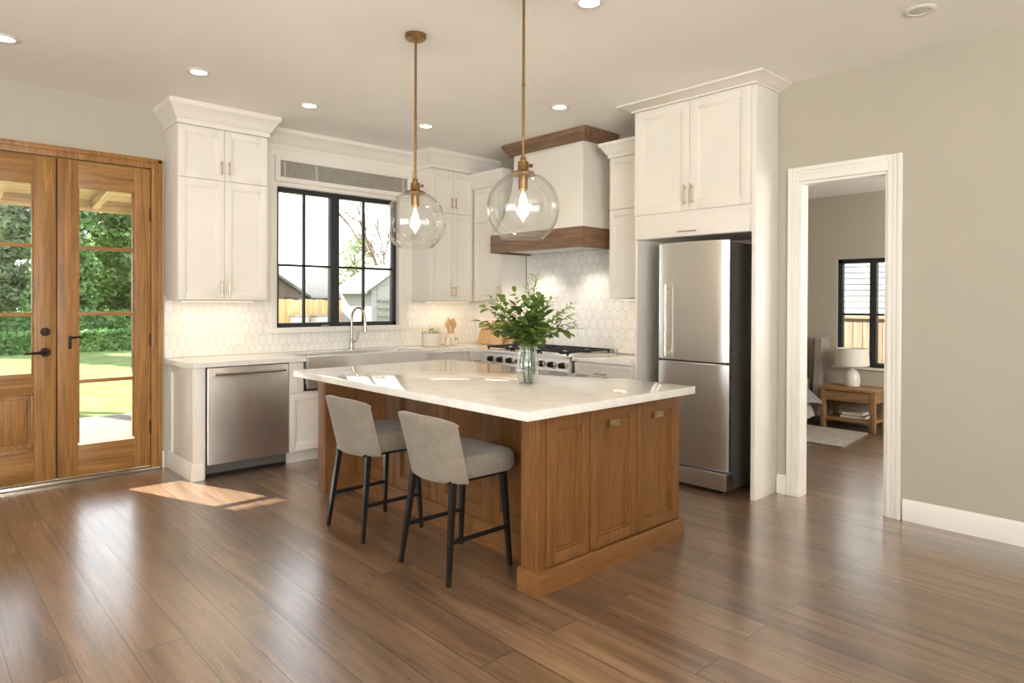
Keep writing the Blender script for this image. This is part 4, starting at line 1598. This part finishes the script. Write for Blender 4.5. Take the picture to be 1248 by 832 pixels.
leaning_board('cutting_board', 'plain pale cutting board leaning on the tile behind the framed board', -.70, -.32, .265, .016, -.085, .22, CUT['y'])
leaning_board('cutting_board', 'framed wooden board with inset panels leaning in front of the plain board', -.62, -.24, .225, .018, -.17, .33, CUT['z'], True)

# ------------------------------------------------------------------ bedroom
bw = MB()
bf = .05
xw = BX + .03
bw.box(xw, xw + .07, BWY0, BWY1, BWZ0, BWZ0 + bf, .003).box(xw, xw + .07, BWY0, BWY1, BWZ1 - bf, BWZ1, .003)
bw.box(xw, xw + .07, BWY0, BWY0 + bf, BWZ0, BWZ1, .003).box(xw, xw + .07, BWY1 - bf, BWY1, BWZ0, BWZ1, .003)
bw.box(xw - .004, xw + .07, -3.275, -3.205, BWZ0, BWZ1, .003)
win2 = bw.build('window_2', MAT['window_black'])
win2['kind'] = 'structure'
win2['label'] = 'black framed bedroom window seen through the doorway'
MB().box(xw + .012, xw + .05, BWY0 + bf, BWY1 - bf, 1.225, 1.25, .002).build('glazing_bar', MAT['window_black'], win2)
MB().box(xw + .03, xw + .036, BWY0 + .03, -3.25, BWZ0 + .03, BWZ1 - .03).build('pane', MAT['glass'], win2)
MB().box(xw + .03, xw + .036, -3.23, BWY1 - .03, BWZ0 + .03, BWZ1 - .03).build('pane', MAT['glass'], win2)
m = MB()
m.box(BX - .02, BX + .03, BWY0 - .04, BWY1 + .04, BWZ0 - .03, BWZ0, .004)
struct(m, 'trim_8', MAT['trim'], 'white sill of the bedroom window')

ns = thing('nightstand', 'pine nightstand with an open shelf below the bedroom window', 'nightstand', (2.76, -3.13, 0))
nx0, nx1, ny0, ny1, nh = 2.57, 2.97, -3.42, -2.86, .45
MB().box(nx0 - .015, nx1, ny0 - .012, ny1 + .012, nh - .03, nh, .004).build('top', NST['y'], ns)
for x in (nx0, nx1 - .05):
    for y in (ny0, ny1 - .05):
        MB().box(x, x + .05, y, y + .05, 0, nh - .03, .003).build('leg', NST['z'], ns)
dr = MB().box(nx0 + .006, nx0 + .026, ny0 + .05, ny1 - .05, nh - .145, nh - .035, .003).build('drawer', NST['y'], ns)
MB().box(nx0 + .026, nx1 - .01, ny0 + .01, ny1 - .01, nh - .15, nh - .03).build('drawer_box', NST['y'], ns)
MB().box(nx0 + .01, nx1 - .01, ny0 + .02, ny1 - .02, .085, .115, .003).build('shelf', NST['y'], ns)
for k, (a, b, h_, mt, lb) in enumerate(((-3.30, -3.04, .035, 'book_a', 'brown book lying on the nightstand shelf'), (-3.27, -3.06, .03, 'book_b', 'cream book on top of the brown one on the nightstand shelf'))):
    z = .116 + (.0 if k == 0 else .036)
    bk = thing('book', lb, 'book', (2.75, -3.17, z))
    m = MB()
    m.box(2.64, 2.84, a, b, z, z + .004, .001).box(2.64, 2.84, a, b, z + h_ - .004, z + h_, .001).box(2.836, 2.84, a, b, z, z + h_, .001)
    m.build('cover', MAT[mt], bk)
    MB().box(2.644, 2.835, a + .004, b - .004, z + .004, z + h_ - .004).build('pages', MAT['ceramic'], bk)

lp = thing('table_lamp', 'white table lamp with a drum shade on the nightstand', 'lamp', (2.74, -3.13, nh))
MB().lathe([(.055, 0), (.075, .01), (.082, .06), (.078, .13), (.05, .175), (.022, .195), (.015, .215)], (2.74, -3.13, nh), 28).build('base', MAT['ceramic'], lp)
MB().lathe([(.008, .215), (.008, .26)], (2.74, -3.13, nh), 10).build('stem', MAT['nickel'], lp)
MB().lathe([(.17, .235), (.16, .42), (.157, .42), (.167, .235)], (2.74, -3.13, nh), 36, False, False).build('lamp_shade', MAT['lampshade'], lp)

bed = thing('bed', 'upholstered bed with a winged headboard and grey bedding', 'bed', (2.0, -2.0, 0))
m = MB()
m.box(2.86, 2.975, -2.72, -1.0, .12, .98, .03, 3)
hb = m.build('headboard', MAT['headboard'], bed)
m = MB()
m.hexa([(2.66, -2.80, .10), (2.975, -2.80, .10), (2.975, -2.73, .10), (2.66, -2.73, .10)],
       [(2.74, -2.80, .96), (2.975, -2.80, .98), (2.975, -2.73, .98), (2.74, -2.73, .96)])
m.build('wing', MAT['headboard'], hb)
m = MB()
for y in (-2.58, -2.36, -2.14, -1.92, -1.7):
    m.tube([(2.857, y, .42), (2.855, y, .95)], .006, 6)
m.build('channel_seam', MAT['headboard'], hb)
MB().box(1.0, 2.86, -2.68, -1.05, .08, .32, .015).build('bed_rail', MAT['headboard'], bed)
for x in (1.06, 2.8):
    for y in (-2.62, -1.12):
        MB().lathe([(.02, 0), (.028, .09)], (x, y, 0), 12).build('foot', MAT['black'], bed)
MB().box(1.03, 2.85, -2.66, -1.08, .32, .50, .05, 3).build('mattress', MAT['ceramic'], bed)


def drape(x0, x1, yin, yout, ztop, zbot, amp, seed, thick=.03, nx=36):
    """Cloth lying over the mattress top and hanging down its near side in soft folds."""
    rn = random.Random(seed)
    ph = [rn.uniform(0, 6.3) for _ in range(4)]
    prof = [(yin, ztop), (yin - .3, ztop + .015), (-2.56, ztop + .02), (-2.655, ztop + .005), (-2.71, ztop - .05), (-2.74, ztop - .16), (yout, zbot + .03), (yout - .01, zbot)]
    o, i = [], []
    for k in range(nx + 1):
        x = x0 + (x1 - x0) * k / nx
        A, B = [], []
        for j, (y, z) in enumerate(prof):
            f = max(0, j - 2) / 5
            wv = amp * f * (math.sin(x * 9 + ph[0]) + .6 * math.sin(x * 21 + ph[1]) + .3 * math.sin(x * 37 + ph[2]))
            zz = z + (.012 * math.sin(x * 7 + y * 9 + ph[3]) if j < 4 else .02 * f * math.sin(x * 8 + ph[1]))
            A.append((x, y - wv - .0, zz))
            B.append((x, y - wv + (thick if j > 3 else 0), zz - (thick if j <= 3 else 0)))
        o.append(A + B[::-1])
    m = MB()
    m.loft(o)
    return m


drape(1.05, 2.50, -1.1, -2.83, .515, .10, .016, 4).build('duvet', MAT['duvet'], bed, smooth=70)
drape(1.70, 2.535, -1.1, -2.885, .575, .27, .024, 9, .04).build('throw_blanket', MAT['throw'], bed, smooth=70)
m = MB()
m.box(2.62, 2.84, -2.6, -1.95, .50, .80, .08, 4)
m.build('pillow', MAT['duvet'], bed)

rug = MB()
rug.hexa([(1.60, -3.46, .001), (2.50, -3.38, .001), (2.50, -1.6, .001), (1.60, -1.6, .001)],
         [(1.60, -3.46, .012), (2.50, -3.38, .012), (2.50, -1.6, .012), (1.60, -1.6, .012)])
tag(rug.build('rug', MAT['rug'], origin=(2.0, -2.5, 0)), 'mottled beige rug under the bed on the wood floor', 'rug')

# ------------------------------------------------------------------ outdoors
GZ = -.12
o = struct(MB().box(-30, 40, 3.45, 70, GZ - .3, GZ), 'lawn', MAT['lawn'])
o = struct(MB().box(-2.6, 3.15, .15, 3.4, GZ, GZ + .03), 'bounce_slab', MAT['concrete'])  # pale slab added out of view to bounce sunlight up to the ceiling
o = struct(MB().box(BX + .15, 40, -20, 3.45, GZ - .3, GZ - .02), 'ground_side', MAT['lawn'])
m = MB()
n = 24
for k in range(n):
    ya = .16 + k * (3.45 - .16) / n
    m.box(-9.0, -2.65, ya, ya + (3.45 - .16) / n - .008, -.09, -.05, .003)
struct(m, 'patio_floor', DECK['x'])

pr_ = thing('patio_cover', 'timber patio roof with exposed rafters outside the wooden doors', 'patio roof', (-5.0, 1.5, 2.4))
pz0, pz1, pyE = 2.80, 2.40, 2.95
ztop = lambda y: pz0 + (pz1 - pz0) * (y - .15) / (pyE - .15)
m = MB()
m.hexa([(-9, .151, pz0 + .10), (-2.75, .151, pz0 + .10), (-2.75, pyE, pz1 + .10), (-9, pyE, pz1 + .10)],
       [(-9, .151, pz0 + .14), (-2.75, .151, pz0 + .14), (-2.75, pyE, pz1 + .14), (-9, pyE, pz1 + .14)])
m.build('roof_boards', PORCH['x'], pr_)
for k in range(14):
    x = -8.7 + k * .45
    MB().hexa([(x, .152, pz0), (x + .07, .152, pz0), (x + .07, pyE - .05, pz1 + .005), (x, pyE - .05, pz1 + .005)],
              [(x, .152, pz0 + .10), (x + .07, .152, pz0 + .10), (x + .07, pyE - .05, pz1 + .10), (x, pyE - .05, pz1 + .10)]).build('rafter', PORCH['y'], pr_)
MB().box(-9, -2.75, pyE - .05, pyE, pz1 - .02, pz1 + .14, .004).build('fascia', PORCH['x'], pr_)
for x in (-8.9, -2.88):
    MB().box(x, x + .12, pyE - .19, pyE - .07, -.05, pz1 + .0, .006).build('post', PORCH['z'], pr_)


def foliage(m, blobs, n, size, rn, flat=.0):
    tot = sum(b[3] ** 2 for b in blobs)
    for (x, y, z, r, sq) in blobs:
        k = int(n * r * r / tot)
        for _ in range(k):
            d = Vector((rn.gauss(0, 1), rn.gauss(0, 1), rn.gauss(0, 1))).normalized()
            q = Vector((x, y, z)) + Vector((d.x, d.y, d.z * sq)) * r * (rn.uniform(.55, 1.05))
            s = size * rn.uniform(.6, 1.4)
            a = Vector((rn.uniform(-1, 1), rn.uniform(-1, 1), rn.uniform(-.6, .6))).normalized()
            b = a.cross(d + Vector((rn.uniform(-.6, .6),) * 3))
            if b.length < 1e-3:
                continue
            b.normalize()
            m.bm.faces.new([m.bm.verts.new(q + a * s * .6), m.bm.verts.new(q + b * s * .32 + d * s * .05), m.bm.verts.new(q - a * s * .6), m.bm.verts.new(q - b * s * .32 + d * s * .05)])
    return m


def tree(name, label, x, y, h, blobs, mat, n, size, seed, trunk=.16, group='garden trees'):
    rn = random.Random(seed)
    t = thing(name, label, 'tree', (x, y, GZ), group)
    m = MB()
    m.tube([(x, y, GZ), (x + .1, y, GZ + h * .3), (x, y + .1, GZ + h * .8)], [trunk, trunk * .7, trunk * .25], 10)
    for k in range(5):
        a = k * 1.3
        z = GZ + h * (.3 + .1 * k)
        m.tube([(x + .05, y, z), (x + math.cos(a) * h * .16, y + math.sin(a) * h * .16, z + h * .16)], [trunk * .4, trunk * .1], 6)
    m.build('trunk', MAT['bark'], t)
    m = MB()
    foliage(m, [(x + a, y + b, GZ + c, r, s) for a, b, c, r, s in blobs], n, size, rn)
    m.build('crown', mat, t, smooth=0, recalc=False)
    return t


def blobset(seed, w, h0, h1, k):
    rn = random.Random(seed)
    out = []
    for i in range(k):
        z = rn.uniform(h0, h1)
        ww = w * (1 - .5 * (z - h0) / (h1 - h0))
        out.append((rn.uniform(-ww, ww) * .7, rn.uniform(-ww, ww) * .5, z, rn.uniform(.45, .7) * w * .7, .85))
    return out


def fullcrown(seed, h):
    rn = random.Random(seed)
    out = []
    z = .7
    while z < h:
        k = z / h
        w = .95 * (1 - .45 * k * k)
        for a in range(4):
            th = a * PI / 2 + rn.uniform(0, 1.5)
            out.append((math.cos(th) * w * .62, math.sin(th) * w * .5, z + rn.uniform(-.25, .25), rn.uniform(.5, .68)))
        z += .85
    return out


GT = 'leafy trees behind the hedges'
specs = [(-4.4, 21.5, 6.4, 'tree_a', 'broad green garden tree at the far left behind the hedge'),
         (-2.0, 23.9, 6.4, 'tree_b', 'pale green bushy tree behind the hedge seen through the left glass door'),
         (-.7, 21.5, 6.2, 'tree_c', 'dark green tree behind the hedge seen through the right glass door'),
         (1.4, 23.8, 6.3, 'tree_a', 'bright green tree behind the hedge at the right edge of the door glass'),
         (3.5, 21.5, 5.2, 'tree_b', 'pale tree at the far right end of the garden hedge')]
for i, (x, y, h, mk, lb) in enumerate(specs):
    tree('garden_tree', lb, x, y, h, [(rn_x, rn_y, zz, rr, .9) for rn_x, rn_y, zz, rr in fullcrown(10 + i, h)], MAT[mk], 12000, .2, 30 + i, .2, GT)
# unseen tree added to keep direct sun off the kitchen window
tree('added_shade_tree', 'tall leafy tree added out of view to shade the kitchen window', -5.75, 10.2, 9.5,
     [(0, 0, 7.0, 1.25, 1.0), (.25, .1, 6.4, .9, 1), (-.2, -.2, 7.7, .95, 1), (.4, .0, 7.2, .8, 1), (-.1, .1, 8.3, .8, 1)], MAT['tree_c'], 9000, .26, 61, .2, None)


def hedge(name, label, x0, x1, y0, y1, h, seed, n):
    t = thing(name, label, 'hedge', ((x0 + x1) / 2, (y0 + y1) / 2, GZ), 'clipped hedges beyond the lawn')
    rn = random.Random(seed)
    MB().box(x0 + .06, x1 - .06, y0 + .08, y1 - .08, GZ, GZ + h - .08, .05).build('core', MAT['tree_c'], t)
    m = MB()
    for _ in range(n):
        k = rn.random()
        x = rn.uniform(x0, x1)
        if k < .6:
            q = Vector((x, y0 + rn.uniform(-.02, .08), GZ + rn.uniform(0, h)))
            d = Vector((0, -1, .2))
        else:
            q = Vector((x, rn.uniform(y0, y1), GZ + h + rn.uniform(-.1, .03)))
            d = Vector((0, 0, 1))
        a = Vector((rn.uniform(-1, 1), rn.uniform(-1, 1), rn.uniform(-1, 1))).normalized()
        b = a.cross(d + rv(.5))
        if b.length < 1e-3:
            continue
        b.normalize()
        s = rn.uniform(.06, .13)
        m.bm.faces.new([m.bm.verts.new(q + a * s), m.bm.verts.new(q + b * s * .5), m.bm.verts.new(q - a * s), m.bm.verts.new(q - b * s * .5)])
    m.build('foliage', MAT['hedge'], t, smooth=0, recalc=False)


hedge('clipped_hedge', 'low clipped hedge along the far edge of the lawn', -6.5, 3.6, 16.2, 17.0, .55, 71, 7000)
hedge('clipped_hedge', 'taller clipped hedge behind the low one', -6.5, 3.6, 18.6, 19.5, 1.05, 72, 7000)

# fence seen through the kitchen window
fn = thing('board_fence', 'tan wooden board fence in the yard beyond the kitchen window', 'fence', (5.5, 8, GZ))
m = MB()
k = 0
x = .6
rn = random.Random(5)
while x < 11:
    h = 1.39 + rn.uniform(-.012, .012)
    m.box(x, x + .135, 8.0, 8.02, GZ, h, .003)
    x += .14
m.build('board_panel', CEDAR['z'], fn)
m = MB()
for z in (.25, 1.0):
    m.box(.6, 11, 8.02, 8.06, z, z + .09)
m.build('rail', CEDAR['x'], fn)
for i in range(5):
    xx = .7 + i * 2.5
    MB().box(xx, xx + .09, 8.06, 8.15, GZ, 1.36).build('post', CEDAR['z'], fn)
# grey utility box in front of the fence
for (xx, w, lb) in ((1.45, .26, 'small pale utility box standing against the fence, left one'), (1.98, .36, 'grey outdoor unit standing against the fence, right one')):
    ac = thing('utility_box', lb, 'utility box', (xx, 7.7, GZ))
    MB().box(xx - w / 2, xx + w / 2, 7.55, 7.9, GZ, 1.02, .02).build('case', MAT['concrete'], ac)
    m = MB()
    for j in range(5):
        m.box(xx - w / 2 + .03, xx + w / 2 - .03, 7.542, 7.552, .55 + j * .08, .59 + j * .08, .003)
    m.build('vent', MAT['steel_dark'], ac)
    MB().box(xx - w / 2 - .02, xx + w / 2 + .02, 7.53, 7.92, 1.02, 1.05, .01).build('lid', MAT['siding'], ac)

# neighbouring house with grey roof
hs = thing('neighbour_house', 'brown house with a grey shingle roof beyond the fence', 'house', (9, 25, GZ))
MB().box(6.6, 10.9, 21.9, 29, GZ - .5, 1.62).build('wall', MAT['housebrick'], hs)
m = MB()
m.hexa([(5.9, 21.4, 1.55), (11.3, 21.4, 1.55), (11.3, 29.4, 1.55), (5.9, 29.4, 1.55)], [(6.6, 25.2, 3.1), (11.2, 25.2, 2.95), (11.2, 25.6, 2.95), (6.6, 25.6, 3.1)])
m.build('roof', MAT['roof'], hs)
m = MB()
m.hexa([(5.05, 20.0, -.6), (7.4, 20.0, -.6), (7.4, 22.4, -.6), (5.05, 22.4, -.6)], [(5.05, 20.0, 1.6), (7.4, 20.0, 1.6), (7.4, 22.4, 1.6), (5.05, 22.4, 1.6)])
m.hexa([(5.05, 20.0, 1.6), (7.4, 20.0, 1.6), (7.4, 22.4, 1.6), (5.05, 22.4, 1.6)], [(6.2, 20.0, 2.3), (6.25, 20.0, 2.3), (6.25, 22.4, 2.3), (6.2, 22.4, 2.3)])
m.build('gable_wing', MAT['housebrick'], hs)
m = MB()
for q in (-1, 1):
    m.hexa([(6.22, 19.8, 2.31), (6.22 + q * 1.4, 19.8, 1.46), (6.22 + q * 1.4, 24, 1.46), (6.22, 24, 2.31)],
           [(6.22, 19.8, 2.42), (6.22 + q * 1.4, 19.8, 1.56), (6.22 + q * 1.4, 24, 1.56), (6.22, 24, 2.42)])
m.build('gable_roof', MAT['roof'], hs)
MB().box(6.55, 7.1, 19.97, 20.0, .9, 1.5).build('house_window', MAT['slot'], hs)
MB().box(7.7, 11.3, 21.33, 21.4, 1.48, 1.58).build('gutter', MAT['siding'], hs)

# white shed with outside stair
sh = thing('garden_shed', 'white shed with a pale gable roof and stair rails by the fence', 'shed', (3.1, 6.6, GZ))
m = MB()
m.box(2.38, 3.9, 6.3, 7.6, GZ, 1.62, .003)
for j in range(12):
    z = .0 + j * .135
    m.box(2.372, 3.908, 6.29, 6.302, z, z + .125, .002)
m.hexa([(2.38, 6.3, 1.62), (3.9, 6.3, 1.62), (3.9, 7.6, 1.62), (2.38, 7.6, 1.62)], [(3.1, 6.3, 2.12), (3.16, 6.3, 2.12), (3.16, 7.6, 2.12), (3.1, 7.6, 2.12)])
m.build('wall', MAT['siding'], sh)
m = MB()
for s in (-1, 1):
    m.hexa([(3.13, 6.15, 2.13), (3.13 + s * .95, 6.15, 1.52), (3.13 + s * .95, 7.75, 1.52), (3.13, 7.75, 2.13)],
           [(3.13, 6.15, 2.18), (3.13 + s * .95, 6.15, 1.57), (3.13 + s * .95, 7.75, 1.57), (3.13, 7.75, 2.18)])
m.build('roof', MAT['roof'], sh)
MB().box(2.50, 2.92, 6.275, 6.29, .78, 1.68, .004).build('door', MAT['siding'], sh)
m = MB()
for j in range(4):
    z = .86 + j * .165
    m.box(2.50, 2.92, 6.18, 6.27, z, z + .025, .004)
m.build('step_rail', MAT['steel_dark'], sh)

# trees beyond the fence
tree('pale_tree', 'pale green tree behind the fence in the right window pane', 5.8, 13.0, 3.9,
     [(0, 0, 2.9, .55, 1.2), (-.3, .1, 2.3, .5, 1), (.3, -.1, 2.2, .5, 1), (.05, 0, 3.35, .35, 1.1)], MAT['tree_b'], 1300, .12, 81, .08, None)
tree('round_tree', 'small dark bushy tree beside the house roof beyond the fence', 12.75, 28.5, 3.4,
     [(0, 0, 2.9, .5, 1), (.4, .1, 2.5, .45, 1), (-.35, 0, 2.4, .4, 1), (0, 0, 1.9, .5, 1)], MAT['tree_c'], 1600, .16, 82, .08, None)
bt = thing('bare_tree', 'leafless tree with thin branches above the white shed', 'tree', (4.75, 9.6, GZ))
m = MB()


def branch(p, d, L, r, depth, rn):
    e = p + d * L
    mid = p.lerp(e, .5) + Vector((rn.uniform(-.06, .06),) * 3) * L
    m.tube([tuple(p), tuple(mid), tuple(e)], [r, r * .85, r * .65], 5)
    if depth == 0:
        return
    for _ in range(3 if depth > 1 else 2):
        nd = (d + Vector((rn.uniform(-.75, .75), rn.uniform(-.5, .5), rn.uniform(-.15, .55)))).normalized()
        branch(p.lerp(e, rn.uniform(.6, 1)), nd, L * rn.uniform(.6, .82), r * .6, depth - 1, rn)


branch(Vector((4.75, 9.6, GZ)), Vector((.02, 0, 1)), 1.7, .07, 5, random.Random(12))
m.build('branches', MAT['bark'], bt)

# side yard beyond the bedroom window
fn = thing('side_fence', 'weathered board fence just outside the bedroom window', 'fence', (6, -3.5, GZ))
m = MB()
y = -7.0
while y < 1.0:
    m.box(6.0, 6.02, y, y + .135, GZ, 1.12, .003)
    y += .14
m.build('board_panel', SIDEF['z'], fn)
MB().box(5.96, 6.06, -7, 1, 1.12, 1.17, .004).build('cap_rail', SIDEF['y'], fn)
hs = thing('neighbour_wall', 'pale lap-sided house wall beyond the side fence', 'house', (8, -3.5, GZ))
m = MB()
m.box(8.1, 8.4, -9, 2, GZ, 3.6)
for j in range(34):
    z = GZ + j * .108
    m.hexa([(8.075, -9, z), (8.1, -9, z), (8.1, 2, z), (8.075, 2, z)], [(8.092, -9, z + .107), (8.1, -9, z + .107), (8.1, 2, z + .107), (8.092, 2, z + .107)])
m.build('siding', MAT['siding'], hs)
